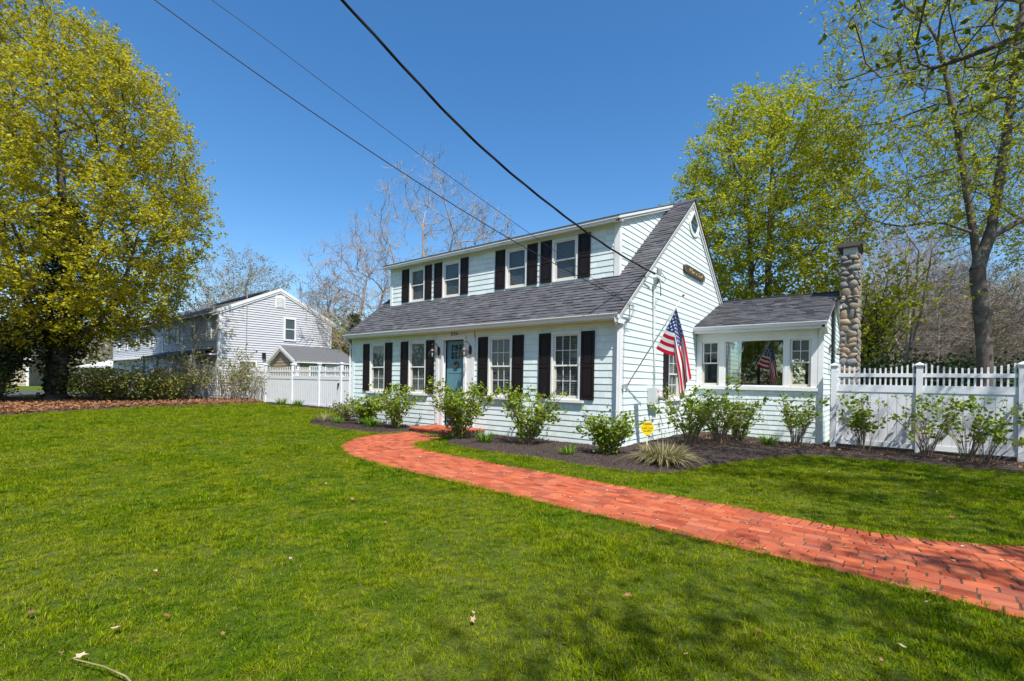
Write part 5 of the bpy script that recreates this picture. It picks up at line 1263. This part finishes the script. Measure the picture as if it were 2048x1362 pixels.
# loose ground cover: mulch chips and dead leaves as masses
def scatter_in(poly, n, g):
    xs = [p[0] for p in poly]; ys = [p[1] for p in poly]; X = g.uniform(min(xs), max(xs), n * 3); Y = g.uniform(min(ys), max(ys), n * 3); m = inside_np(X, Y, poly); return X[m][:n], Y[m][:n]
GZ = np.vectorize(gz, otypes=[float])
def litter(name, poly, n, size, m, seed, z=.03, lift=.02, flat=.35, aspect=.6):
    g = np.random.default_rng(seed); X, Y = scatter_in(poly, n, g); n = len(X); C = np.stack([X, Y, GZ(X, Y) + z + g.random(n) * lift], 1)
    D = g.normal(size=(n, 3)); D[:, 2] *= flat; D /= np.linalg.norm(D, axis=1, keepdims=True); U = np.array([[0, 0, 1.]]) + g.normal(size=(n, 3)) * flat; S = np.cross(D, U); S /= np.linalg.norm(S, axis=1, keepdims=True); N = np.cross(S, D)
    s = (size * g.uniform(.4, 1.3, n))[:, None]; V = np.stack([C - D * s * .5, C + S * s * aspect * .5 + N * s * .1, C + D * s * .5, C - S * s * aspect * .5 + N * s * .1], 1).reshape(-1, 3)
    return tag(put(name, newmesh(name, V, (np.arange(n) * 4)[:, None] + np.array([[0, 1, 2, 3]]), [m])), kind='stuff')
litter('mulch_chips', BED_R, 26000, .034, M_CHIP, 1, .055, .03, .4, .4)
litter('mulch_chips', BED_L, 11000, .036, M_CHIP, 2, .055, .03, .4, .4)
litter('mulch_chips', FSTRIP, 6000, .05, M_CHIP, 5, .04, .02, .4, .4)
litter('bed_leaf_litter', [(2.1, 3.6), (8, 4.0), (8, 4.9), (.6, 4.9), (.5, 1.5), (1.3, 1.5)], 700, .06, M_DEAD, 3, .07, .03, .5)
litter('path_specks', PATH_POLY, 260, .035, M_PALE, 21, .03, .003, .1, .7)
litter('path_dirt_crumbs', PATH_POLY, 700, .03, M_CHIP, 22, .027, .003, .1, .7)
litter('bed_debris', BED_R, 900, .03, M_STRAW, 8, .075, .02, .3, .25)
litter('dead_leaves_bank', LITTER, 26000, .13, M_DEAD, 4, .06, .16, .5)
litter('dead_leaves_woodland', [(9.6, 5.6), (3.6, 12.5), (-2, 13), (-12, 26), (-4, 40), (40, 40), (24, 6)], 9000, .3, M_DEAD, 6, .1, .2, .4)

# ------------------------------------------------------------------ lawn grass (one mass of instanced tufts)
tcol = bpy.data.collections.new('grass_tufts')
for k in range(5):
    me = blades_mesh('grass_tuft', 60 + k, 22 if k < 4 else 9, .044 if k < 4 else .075, .0042, M_GRASS, .055, .75, 3, 1.0, .8, .45)
    tcol.objects.link(bpy.data.objects.new('grass_tuft_%d' % k, me))
def grass_points():
    g = np.random.default_rng(101); P = []; S = []
    cx_, cy_ = CAM.x, CAM.y
    def ok(X, Y):
        m = ~inside_np(X, Y, PATH_POLY) & ~inside_np(X, Y, BED_R) & ~inside_np(X, Y, BED_L) & ~inside_np(X, Y, LITTER) & ~inside_np(X, Y, FSTRIP)
        m &= ~((X > L_ - .1) & (X < .3) & (Y > -.3) & (Y < 11.5)) & ~((Y > 3.2) & (X > -27)) & (Y < 13)
        m &= ~((X > 3.5) & (Y > 5.2))
        d = (X - cx_) * fwd.x + (Y - cy_) * fwd.y; l = (X - cx_) * r0.x + (Y - cy_) * r0.y
        return m & (np.abs(l) < 1.16 * d + 1.2) & (d > 1.0)
    for r_in, r_out, dens, sc in ((1.2, 4.0, 800, .95), (4.0, 7.0, 560, 1.05), (7.0, 11.0, 330, 1.25), (11, 17, 165, 1.55), (17, 27, 75, 2.1), (27, 45, 22, 3.0)):
        n = int(math.pi * (r_out ** 2 - r_in ** 2) * dens * .34); a = g.uniform(R(55), R(215), n) ; rad = np.sqrt(g.uniform(r_in ** 2, r_out ** 2, n))
        X = cx_ + np.cos(a) * rad; Y = cy_ + np.sin(a) * rad; m = ok(X, Y); X, Y = X[m], Y[m]
        P.append(np.stack([X, Y, GZ(X, Y) - .004], 1)); hn = np.array([.78 + .55 * (noise.noise(Vector((x * .9, y * .9, 0))) ) for x, y in zip(X, Y)]); S.append(sc * np.clip(hn, .72, 1.3) * g.uniform(.75, 1.2, len(X)))
    # taller fringe along path and bed edges
    for poly, lo, hi in ((PATH_POLY, 0, 1), (BED_R[:-6], 0, 1), (BED_L[:-5], 0, 1)):
        for i in range(len(poly) - 1):
            a, b = np.array(poly[i]), np.array(poly[i + 1]); L = np.linalg.norm(b - a)
            if L > 2: continue
            n = int(L * 60); t = g.random(n)[:, None]; Q = a + (b - a) * t + g.normal(size=(n, 2)) * .03; X, Y = Q[:, 0], Q[:, 1]
            nrm = np.array([-(b - a)[1], (b - a)[0]]) / max(L, 1e-6)
            m = ~inside_np(X, Y, PATH_POLY) & ~inside_np(X, Y, BED_R) & ~inside_np(X, Y, BED_L); X, Y = X[m], Y[m]
            P.append(np.stack([X, Y, GZ(X, Y) - .002], 1)); S.append(g.uniform(.9, 1.45, len(X)))
    # weeds in the brick joints
    bx = [b for b in bricks if b[0] > -4]; ks = g.integers(0, len(bx), 90)
    Q = np.array([(bx[k][0] + math.cos(bx[k][2]) * .1, bx[k][1] + math.sin(bx[k][2]) * .1) for k in ks]); P.append(np.stack([Q[:, 0], Q[:, 1], GZ(Q[:, 0], Q[:, 1]) + .01], 1)); S.append(g.uniform(.35, .75, len(Q)))
    P = np.concatenate(P); S = np.concatenate(S); return P, S, g
P_, S_, g_ = grass_points()
gm = bpy.data.meshes.new('lawn_grass'); gm.vertices.add(len(P_)); gm.vertices.foreach_set('co', P_.astype(np.float32).ravel()); gm.update()
at = gm.attributes.new('scl', 'FLOAT', 'POINT'); at.data.foreach_set('value', S_.astype(np.float32))
at = gm.attributes.new('rot', 'FLOAT_VECTOR', 'POINT'); rv_ = np.stack([g_.normal(size=len(P_)) * .12, g_.normal(size=len(P_)) * .12, g_.uniform(0, 6.28, len(P_))], 1); at.data.foreach_set('vector', rv_.astype(np.float32).ravel())
at = gm.attributes.new('pick', 'INT', 'POINT'); pk = g_.integers(0, 4, len(P_)); pk[g_.random(len(P_)) < .05] = 4; at.data.foreach_set('value', pk.astype(np.int32))
ng = bpy.data.node_groups.new('scatter_tufts', 'GeometryNodeTree')
ng.interface.new_socket('Geometry', in_out='INPUT', socket_type='NodeSocketGeometry'); ng.interface.new_socket('Geometry', in_out='OUTPUT', socket_type='NodeSocketGeometry')
gi_ = ng.nodes.new('NodeGroupInput'); go_ = ng.nodes.new('NodeGroupOutput'); ip = ng.nodes.new('GeometryNodeInstanceOnPoints'); ci = ng.nodes.new('GeometryNodeCollectionInfo')
ci.inputs['Collection'].default_value = tcol; ci.inputs['Separate Children'].default_value = True; ci.inputs['Reset Children'].default_value = True
def nattr(nm, dt): nd = ng.nodes.new('GeometryNodeInputNamedAttribute'); nd.data_type = dt; nd.inputs['Name'].default_value = nm; return nd.outputs['Attribute']
ng.links.new(gi_.outputs[0], ip.inputs['Points']); ng.links.new(ci.outputs[0], ip.inputs['Instance']); ip.inputs['Pick Instance'].default_value = True
ng.links.new(nattr('pick', 'INT'), ip.inputs['Instance Index']); ng.links.new(nattr('rot', 'FLOAT_VECTOR'), ip.inputs['Rotation']); ng.links.new(nattr('scl', 'FLOAT'), ip.inputs['Scale'])
ng.links.new(ip.outputs[0], go_.inputs[0])
lg = tag(put('lawn_grass', gm), kind='stuff'); md = lg.modifiers.new('tufts', 'NODES'); md.node_group = ng

# fallen leaves lying on the lawn
def leaf_mesh(seed, m):
    r = random.Random(seed); mb = MB(); n = 10; mb.V.append((0, 0, .008))
    for k in range(n):
        a = 2 * math.pi * k / n; rad = (1.0 if k % 2 == 0 else .55) * r.uniform(.75, 1.1) * .5; mb.V.append((math.cos(a) * rad, math.sin(a) * rad * .72, .006 + .18 * abs(math.sin(a)) * rad + r.uniform(0, .08)))
    for k in range(n): mb.F.append((0, 1 + k, 1 + (k + 1) % n)); mb.M.append(0)
    return mb.mesh('fallen_leaf', m, True)
LM = [leaf_mesh(k, M_DEAD) for k in range(4)] + [leaf_mesh(9, M_PALE)]
LV = [(.759, -9.696, .07), (1.48, -9.66, .06), (1.60, -9.60, .085), (1.383, -9.41, .07), (.857, -9.16, .05), (.66, -9.02, .05), (1.07, -8.21, .05), (2.0, -9.32, .06), (3.5, -7.02, .07), (5.176, -5.52, .08), (5.35, -6.04, .07), (.82, -7.08, .06), (2.15, -7.57, .06), (-.28, -6.75, .07), (5.0, -6.6, .06), (4.9, -2.0, .06), (5.5, -2.6, .08)]
q = random.Random(5)
while len(LV) < 70:
    d = q.uniform(2.6, 16); t = q.uniform(-1.05, 1.05); p = CAM + fwd * d + r0 * (t * d)
    if p.y < 2 and p.x < 6.5 and not inside((p.x, p.y), BED_R) and not inside((p.x, p.y), BED_L) and not inside((p.x, p.y), PATH_POLY): LV.append((p.x, p.y, q.uniform(.03, .07)))
for x, y, s in LV:
    o = put('fallen_leaf', LM[q.choice((0, 1, 2, 3, 4, 4))], None, (x, y, gz(x, y) + .045), (q.uniform(-.5, .5), q.uniform(-.5, .5), q.uniform(0, 6.28))); o.scale = (s, s, s)
    tag(o, 'dry curled leaf lying in the grass of the front lawn', 'leaf', 'dry leaves scattered on the lawn')
tw = MB().tube([(1.62, -9.63, .05), (1.83, -9.55, .055), (2.0, -9.50, .05), (2.15, -9.49, .045)], [.004, .005, .005, .003], 5, raw=True).build('fallen_twig', M_STRAW); tag(tw, 'thin pale twig lying across the grass near the bottom left', 'twig')

# ------------------------------------------------------------------ lanterns
def lantern(label, x, y, z, f_out, side=1, s=1.):
    """onion lantern hung from a hooked arm; f_out = outward unit vector of the wall"""
    th = thing('wall_lantern', label, 'lantern', (x, y, z)); o = Vector(f_out); c = o * .27 * s + Vector((0, 0, -.09 * s))
    mb = MB(); ox, oy = o.x, o.y; sx, sy = -o.y, o.x
    bk = MB(); n = 14
    for d in (.0, .025):
        for k in range(n):
            t = 2 * math.pi * k / n; bk.V.append((ox * d + sx * math.cos(t) * .055 * s, oy * d + sy * math.cos(t) * .055 * s, math.sin(t) * .14 * s))
    for k in range(n): bk.F.append((k, (k + 1) % n, n + (k + 1) % n, n + k)); bk.M.append(0)
    bk.F.append(tuple(range(n, 2 * n))); bk.M.append(0); put('back_plate', bk.mesh('back_plate', M_BLACK), th)
    arm = [(0, .02, .02), (0, .06, .17), (0, .15, .24), (0, .24, .23), (0, .285, .17), (0, .27, .12)]
    put('arm', MB().tube([(ox * a[1] * s, oy * a[1] * s, a[2] * s) for a in arm], .010 * s, 6, raw=True).mesh('arm', M_BLACK, True), th)
    put('hook_ring', MB().tube([(c.x + sx * .03 * math.cos(t), c.y + sy * .03 * math.cos(t), c.z + .17 * s + .035 * math.sin(t)) for t in [k * math.pi / 5 for k in range(11)]], .006, 5, False, raw=True).mesh('hook_ring', M_BLACK, True), th)
    cop = mat('copper_cap', (.30, .15, .11), (.18, .09, .07), .55, 20, metal=.3)
    put('cap', MB().lathe(c, [(.0, .155 * s), (.02 * s, .15 * s), (.03 * s, .125 * s), (.06 * s, .10 * s), (.065 * s, .085 * s)], 14).mesh('cap', cop, True), th)
    put('globe', MB().lathe(c, [(.06 * s, .085 * s), (.095 * s, .06 * s), (.125 * s, .02 * s), (.13 * s, -.015 * s), (.115 * s, -.055 * s), (.08 * s, -.085 * s)], 18).mesh('globe', M_LAMPGLASS, True), th)
    put('base', MB().lathe(c, [(.08 * s, -.085 * s), (.085 * s, -.1 * s), (.05 * s, -.115 * s), (0, -.118 * s)], 14).mesh('base', M_BLACK, True), th)
    put('bulb', MB().lathe(c, [(0, .03 * s), (.018 * s, .02 * s), (.022 * s, -.01 * s), (.014 * s, -.04 * s), (.014 * s, -.1 * s)], 10).mesh('bulb', mat('frosted_bulb', (.75, .72, .62), None, .3), True), th)
    cage = MB()
    for zz, r_ in ((.02, .131), (-.055, .12)): cage.tube([(c.x + r_ * s * math.cos(k * math.pi / 8), c.y + r_ * s * math.sin(k * math.pi / 8), c.z + zz * s) for k in range(17)], .0035, 4, False, raw=True)
    for k in range(4):
        t = k * math.pi / 2 + .4; cage.tube([(c.x + r_ * s * math.cos(t), c.y + r_ * s * math.sin(t), c.z + zz * s) for r_, zz in ((.064, .085), (.128, .04), (.134, -.015), (.083, -.085))], .0035, 4, False, raw=True)
    tag(put('wire_cage', cage.mesh('wire_cage', M_BLACK), th))
    return th
lantern('glass onion lantern on the left side of the front door', -6.0, -.045, 2.42, (0, -1, 0))
lantern('glass onion lantern on the right side of the front door', -4.665, -.045, 2.42, (0, -1, 0))
lantern('small glass onion lantern on the sunroom end wall beside the chimney', SW + .03, 7.05, 2.66, (1, 0, 0), s=.9)
# wreath
wr = MB(); ring = [(-5.33 + .075 * math.cos(k * math.pi / 8), .035, 2.0 + .085 * math.sin(k * math.pi / 8)) for k in range(17)]
wr.tube(ring, .022, 6, False, raw=True); wme = wr.mesh('door_wreath', mat('twig_wreath', (.05, .04, .03), (.09, .07, .05), .9, 40, .8, 90)); tag(put('door_wreath', wme), 'small dark round wreath hanging on the blue door', 'wreath')

# flood light on the chimney corner
fl = thing('flood_light', 'black twin-head flood light on the chimney corner above the sunroom wall', 'light', (3.62, 7.5, 4.25))
MBt = MB().box(-.06, .06, -.03, .06, -.05, .07); put('mount', MBt.mesh('mount', M_BLACK), fl)
for sx_ in (-1, 1): put('lamp_head', MB().tube([(sx_ * .03, -.02, .0), (sx_ * .08, -.10, -.05), (sx_ * .10, -.2, -.10)], [.03, .05, .065], 10, raw=True).mesh('lamp_head', M_BLACK, True), fl)
put('lens', MB().tube([(.10, -.2, -.10), (.101, -.21, -.104)], [.058, .05], 12, raw=True).mesh('lens', M_GREY), fl)
tag(put('security_camera', MB().box(3.62, 3.70, 7.42, 7.56, 3.93, 4.01).mesh('security_camera', M_WHITE)), 'tiny white box sensor on the chimney below the flood light', 'sensor')

# ------------------------------------------------------------------ electric service
mt = thing('electric_meter', 'grey electric meter box with orange sticker on the gable wall', 'meter', (0.02, 1.87, 1.0))
put('meter_box', MB().box(0, .15, -.27, .17, 0, .43).mesh('meter_box', mat('meter_grey', (.52, .55, .55), (.46, .49, .49), .45, 6)), mt)
put('meter_cover', MB().box(.15, .16, -.05, .16, .01, .42).mesh('meter_cover', mat('meter_cover_white', (.66, .68, .68), (.58, .6, .6), .4, 6)), mt)
put('sticker', MB().box(.160, .163, .0, .08, .30, .37).mesh('sticker', mat('orange_sticker', (.75, .13, .02), None, .5)), mt)
put('meter_glass', MB().tube([(.16, .10, .19), (.19, .10, .19), (.25, .10, .19), (.27, .10, .19)], [.085, .085, .08, .05], 16, raw=True).mesh('meter_glass', mat('clouded_meter_glass', (.42, .40, .33), (.30, .29, .25), .15, 12, spec=.6), True), mt)
cn = thing('service_mast', 'white conduit with weatherhead rising up the gable wall to the overhead cable', 'conduit', (.05, 1.97, 1.43))
put('conduit', MB().tube([(0, 0, 0), (0, -.01, .9), (.02, -.10, 1.4), (.02, -.13, 2.5), (.07, -.15, 2.72)], .024, 8, raw=True).mesh('conduit', M_WHITE, True), cn)
put('weatherhead', MB().tube([(.07, -.16, 2.68), (.1, -.17, 2.80), (.14, -.24, 2.84)], [.05, .07, .05], 10, raw=True).mesh('weatherhead', M_GREY, True), cn)
put('splice_cap', MB().tube([(.12, -.10, 2.93), (.12, -.10, 3.08)], .065, 10, raw=True).mesh('splice_cap', M_GREY), cn)
dl = MB()
dl.tube([(.14, -.24, 2.84), (.25, -.32, 2.6), (.22, -.22, 2.35), (.16, -.05, 2.4), (.14, -.02, 2.62), (.12, -.1, 2.86)], .009, 5, raw=True)
dl.tube([(.13, -.2, 2.84), (.22, -.05, 2.72), (.22, .12, 2.86), (.14, .02, 3.0)], .008, 5, raw=True)
put('drip_loop', dl.mesh('drip_loop', M_CABLE, True), cn)
def cable(label, pts, r, ext=12., twist=0., name='overhead_cable'):
    P = [Vector(p) for p in pts]; d = (P[0] - P[1]); L = d.length; d /= L; slope = Vector((0, 0, .02))
    pre = [P[0] + d * s + Vector((0, 0, .0014 * s * s)) for s in (ext, ext * .7, ext * .45, ext * .2)]; P = pre + P
    Q = [P[0]]
    for i in range(len(P) - 1):                    # Catmull-Rom
        p0, p1, p2, p3 = P[max(i - 1, 0)], P[i], P[i + 1], P[min(i + 2, len(P) - 1)]
        for k in range(1, 9):
            t = k / 8; Q.append(.5 * ((2 * p1) + (p2 - p0) * t + (2 * p0 - 5 * p1 + 4 * p2 - p3) * t * t + (3 * p1 - p0 - 3 * p2 + p3) * t ** 3))
    mb = MB()
    if twist:
        s = 0; A = [[], [], []]
        for i, p in enumerate(Q):
            if i: s += (p - Q[i - 1]).length
            dd = (Q[min(i + 1, len(Q) - 1)] - Q[max(i - 1, 0)]).normalized(); x = dd.cross(Vector((0, 0, 1))).normalized(); y = dd.cross(x)
            for k in range(3): a = s * twist + k * 2.094; A[k].append(p + (x * math.cos(a) + y * math.sin(a)) * r * .95)
        for a in A: mb.tube(a, r * .85, 6, raw=True)
    else: mb.tube(Q, r, 6, raw=True)
    return tag(mb.build(name, M_CABLE, None, True), label, 'cable')
cable('thick twisted black service cable running from the top of the view to the gable', [(-.52, -6.85, 6.27), (-.38, -5.31, 5.6), (-.3, -4.34, 5.27), (-.2, -3.21, 4.98), (-.07, -1.74, 4.68), (.06, -.3, 4.46), (.19, 1.55, 4.31)], .0125, twist=2.6)
cable('lower thin black cable crossing in front of the dormer', [(-3.58, -8.0, 7.02), (-3.2, -7.2, 6.56), (-2.69, -6.09, 5.97), (-1.98, -4.55, 5.21), (-1.22, -2.89, 4.48), (-.73, -1.83, 4.07), (-.24, -.77, 3.69), (.12, -.1, 3.42)], .0085)
cable('upper thin black cable above the other thin one, crossing the dormer windows', [(-3.48, -7.29, 7.42), (-3.12, -6.56, 7.02), (-2.75, -5.8, 6.58), (-1.97, -4.21, 5.68), (-1.12, -2.46, 4.74), (-.67, -1.54, 4.27), (-.27, -.72, 3.82), (.12, .02, 3.42)], .005)
br = thing('cable_bracket', 'tangle of wires on a bracket at the front eave corner of the gable', 'bracket', (.16, .1, 3.25))
put('bracket_arm', MB().box(-.01, .03, -.12, .28, .08, .10).box(.0, .02, .02, .05, -.25, .1).mesh('bracket_arm', M_GREY), br)
mb = MB()
for k in range(5):
    a = rnd.uniform(-.05, .25); mb.tube([(0, a, .1), (.06, a + rnd.uniform(-.12, .15), .2), (.08, a + .1, rnd.uniform(-.1, .1)), (-.1, rnd.uniform(.0, .12), -.35)], .005, 4, raw=True)
put('loose_wires', mb.mesh('loose_wires', M_GREY, True), br)
tag(MB().tube([(.05, .13, 2.9), (.045, .14, 2.0), (.045, .13, 1.2), (.06, .12, .9), (.045, .2, .3)], .007, 5, raw=True).build('phone_wire', M_GREY), 'thin grey wire running down the gable beside the corner board', 'wire')
tag(MB().box(.03, .075, .08, .16, 1.40, 1.5).build('junction_box', M_GREY), 'small grey box on the gable corner below the flagpole bracket', 'box')

# ------------------------------------------------------------------ name board
nbd = thing('name_board', 'dark carved name board with gold lettering high on the gable', 'sign', (.02, 5.08, 5.01))
mb = MB(); prof = []
for k in range(24):
    t = 2 * math.pi * k / 24; c_, s_ = math.cos(t), math.sin(t)
    prof.append((math.copysign(min(abs(c_) ** .5 * 1.02, .985), c_), math.copysign(min(abs(s_) ** .7 * .14, .125), s_)))
def board_prof(k): return [(0, a * k, b * (k if k == 1 else .84)) for a, b in prof]
n = len(prof)
mb.V += [(0, a, b) for _, a, b in board_prof(1)] + [(.05, a, b) for _, a, b in board_prof(1)]
for k in range(n): mb.F.append((k, (k + 1) % n, n + (k + 1) % n, n + k)); mb.M.append(0)
mb.F.append(tuple(range(n, 2 * n))); mb.M.append(0)
put('board', mb.mesh('board', mat('dark_varnished_board', (.055, .045, .05), (.09, .06, .045), .45, 9)), nbd)
gold = mat('gold_leaf_paint', (.70, .50, .16), (.60, .42, .14), .35, 20, metal=.3)
mb = MB(); b1 = [(a * .93, b * .80) for a, b in prof]; b2 = [(a * .915, b * .72) for a, b in prof]
for k in range(n):
    j = (k + 1) % n
    if abs(prof[k][0]) > .8 and abs(prof[j][0]) > .8: mb.poly([(.053, b1[k][0], b1[k][1]), (.053, b1[j][0], b1[j][1]), (.053, b2[j][0], b2[j][1]), (.053, b2[k][0], b2[k][1])])
put('gold_border', mb.mesh('gold_border', gold), nbd)
me = text_mesh('Mar e Sol', .30, .004, .35); me.materials.clear(); me.materials.append(gold)
me.transform(Matrix(((0, 0, 1, .055), (1, 0, 0, .03), (0, 1, 0, -.01), (0, 0, 0, 1))) @ Matrix.Diagonal((1.08, .62, 1, 1))); put('lettering', me, nbd)

# ------------------------------------------------------------------ flag
fg = thing('flag', 'American flag hanging from an angled pole on the gable wall', 'flag', (.03, .35, 1.47))
ORI = Vector((.03, .35, 1.47)); TIP = Vector((1.31, .35, 3.45)) - ORI
put('pole', MB().tube([(0.02, 0, 0.03), tuple(TIP)], .0135, 8, raw=True).mesh('pole', M_ALU, True), fg)
put('finial', MB().tube([tuple(TIP), tuple(TIP * 1.008), tuple(TIP * 1.02), tuple(TIP * 1.028)], [.012, .024, .024, .008], 8, raw=True).mesh('finial', mat('copper_finial', (.35, .15, .08), None, .4, metal=.5), True), fg)
put('pole_bracket', MB().box(-.01, .012, -.03, .03, -.08, .06).tube([(.0, 0, -.01), (.09, 0, .13)], .02, 8, raw=True).mesh('pole_bracket', M_GREY), fg)
for t in (.47, .62): put('pole_ring', MB().tube([tuple(TIP * (t - .008)), tuple(TIP * (t + .008))], .024, 8, raw=True).mesh('pole_ring', M_WHITE), fg)
def flag_mesh():
    NU, NV = 60, 44; V = []; U = []
    H0, H1 = Vector((.718, .35, 2.334)) - ORI, Vector((1.191, .35, 3.247)) - ORI
    FT = Vector((1.185, .33, 3.235)) - ORI; FB = Vector((1.165, .30, 2.155)) - ORI
    ET, EB = Vector((1.515, .36, 1.66)) - ORI, Vector((1.26, .34, 1.215)) - ORI
    for j in range(NV + 1):
        v = j / NV; a = H0.lerp(H1, v); fo = FB.lerp(FT, v); en = EB.lerp(ET, v)
        if v < .35: en = EB.lerp(Vector((1.16, .30, 1.30)) - ORI, 0 if v > .3 else (.3 - v) / .3 * .6) if False else en
        L1 = (fo - a).length; L2 = (en - fo).length; Lt = L1 + L2
        for i in range(NU + 1):
            u = i / NU; s = u * Lt
            if s < L1: t = s / max(L1, 1e-6); p = a.lerp(fo, t) + Vector((0, -.02 * math.sin(t * math.pi), -.05 * math.sin(t * math.pi) * L1)); w = .3 * t
            else:
                t = (s - L1) / L2; p = fo.lerp(en, t); p += Vector((.045 * math.sin(t * math.pi), 0, 0)) * v; w = .3 + .7 * min(t * 2.2, 1)
            ph = v * 10.5 + u * 2.0
            p += Vector((.018 * math.cos(ph) * w, .075 * math.sin(ph) * w * (.6 + .5 * u), 0)) + Vector((0, .02 * math.sin(u * 9 + v * 4), 0)) * w
            V.append(p[:]); U.append((u, v))
    F = [(j * (NU + 1) + i, j * (NU + 1) + i + 1, (j + 1) * (NU + 1) + i + 1, (j + 1) * (NU + 1) + i) for j in range(NV) for i in range(NU)]
    F = np.array(F); t = NT('flag_cloth'); uv = t.n('ShaderNodeUVMap'); uv.uv_map = 'UVMap'; sp = t.n('ShaderNodeSeparateXYZ'); t.t.links.new(uv.outputs[0], sp.inputs[0]); u, v = sp.outputs[0], sp.outputs[1]
    st = t.math('MODULO', t.math('FLOOR', t.math('MULTIPLY', v, 13.0)), 2.0); red = t.math('LESS_THAN', st, .5)
    col = t.mix(red, (.80, .79, .78), (.56, .012, .03))
    can = t.math('MULTIPLY', t.math('LESS_THAN', u, .40), t.math('GREATER_THAN', v, 6 / 13)); 
    U2 = t.math('MULTIPLY', u, 1 / .40 * 12); V2 = t.math('MULTIPLY', t.math('SUBTRACT', v, 6 / 13), 13 / 7 * 10)      # star grid: 11 x 9 half steps
    fu = t.math('SUBTRACT', U2, t.math('ROUND', U2)); fv = t.math('SUBTRACT', V2, t.math('ROUND', V2)); par_ = t.math('MODULO', t.math('ADD', t.math('ROUND', U2), t.math('ROUND', V2)), 2.0)
    ang_ = t.math('ARCTAN2', fu, fv); rr_ = t.math('SQRT', t.math('ADD', t.math('MULTIPLY', fu, fu), t.math('MULTIPLY', fv, fv)))
    lim_ = t.math('MULTIPLY_ADD', t.math('COSINE', t.math('MULTIPLY', ang_, 5.0)), .14, .34); inst = t.math('LESS_THAN', rr_, lim_)
    ok_ = t.math('MULTIPLY', t.math('LESS_THAN', par_, .5), inst)
    for e, lo, hi in ((U2, .5, 11.5), (V2, .5, 9.5)): ok_ = t.math('MULTIPLY', ok_, t.math('MULTIPLY', t.math('GREATER_THAN', e, lo), t.math('LESS_THAN', e, hi)))
    cc = t.mix(ok_, (.022, .04, .17), (.8, .8, .8)); col = t.mix(can, col, cc)
    hem = t.math('LESS_THAN', u, .012); col = t.mix(hem, col, (.8, .8, .78))
    b = t.bsdf(col, .75, t.bump(t.noise(400, 2), .15, .002), .2); tl = t.n('ShaderNodeBsdfTranslucent'); t.t.links.new(col, tl.inputs[0]); mx = t.n('ShaderNodeMixShader'); mx.inputs[0].default_value = .3
    t.t.links.new(b.outputs[0], mx.inputs[1]); t.t.links.new(tl.outputs[0], mx.inputs[2]); m = t.done(mx)
    me = newmesh('cloth', np.array(V), F, [m], True); ul = me.uv_layers.new(name='UVMap'); UVA = np.array(U, np.float32)[F.ravel()]; ul.data.foreach_set('uv', UVA.ravel()); return me
put('cloth', flag_mesh(), fg)

# ------------------------------------------------------------------ yard sign
ys = thing('yard_sign', 'yellow octagonal alarm sign on a white stake at the house corner', 'sign', (.85, -.35, .02), R(38))
oc = [(.145 * math.cos(R(22.5 + 45 * k)), .155 * math.sin(R(22.5 + 45 * k))) for k in range(8)]
mb = MB(); mb.V += [(a, 0, .56 + b) for a, b in oc] + [(a, .012, .56 + b) for a, b in oc]; mb.F += [tuple(range(8)), tuple(range(15, 7, -1))] + [(k, (k + 1) % 8, 8 + (k + 1) % 8, 8 + k) for k in range(8)]; mb.M += [0] * 10
put('sign_plate', mb.mesh('sign_plate', mat('yellow_sign_paint', (.80, .58, .01), (.76, .53, .01), .4, 4)), ys)
put('stake', MB().box(-.012, .012, .013, .03, -.05, .5).mesh('stake', M_WHITE), ys)
for tx, z, sz in (('WARNING', .645, .042), ('CAPE COD', .56, .05), ('ALARM', .505, .055)):
    me = text_mesh(tx, sz, .001); me.materials.clear(); me.materials.append(M_BLACK); me.transform(Matrix(((1, 0, 0, 0), (0, 0, -1, -.003), (0, 1, 0, z), (0, 0, 0, 1)))); put('lettering', me, ys)
for z in (.605, .665): put('printed_line', MB().box(-.07, .07, -.002, -.001, z, z + .004).mesh('printed_line', M_BLACK), ys)
# starfish on the sunroom sill
sf = MB(); n = 5; c0 = Vector((1.72, SY + .05, 1.66)); P5 = []
for k in range(10):
    a = math.pi / 2 + k * math.pi / 5; r_ = .115 if k % 2 == 0 else .022; P5.append((c0.x + r_ * math.cos(a), c0.y - .0, c0.z + r_ * math.sin(a)))
sf.V.append((c0.x, c0.y - .02, c0.z)); sf.V += P5
for k in range(10): sf.F.append((0, 1 + k, 1 + (k + 1) % 10)); sf.M.append(0)
tag(sf.build('starfish', mat('pale_starfish', (.75, .78, .70), None, .7)), 'pale starfish propped behind the sunroom picture window', 'ornament')
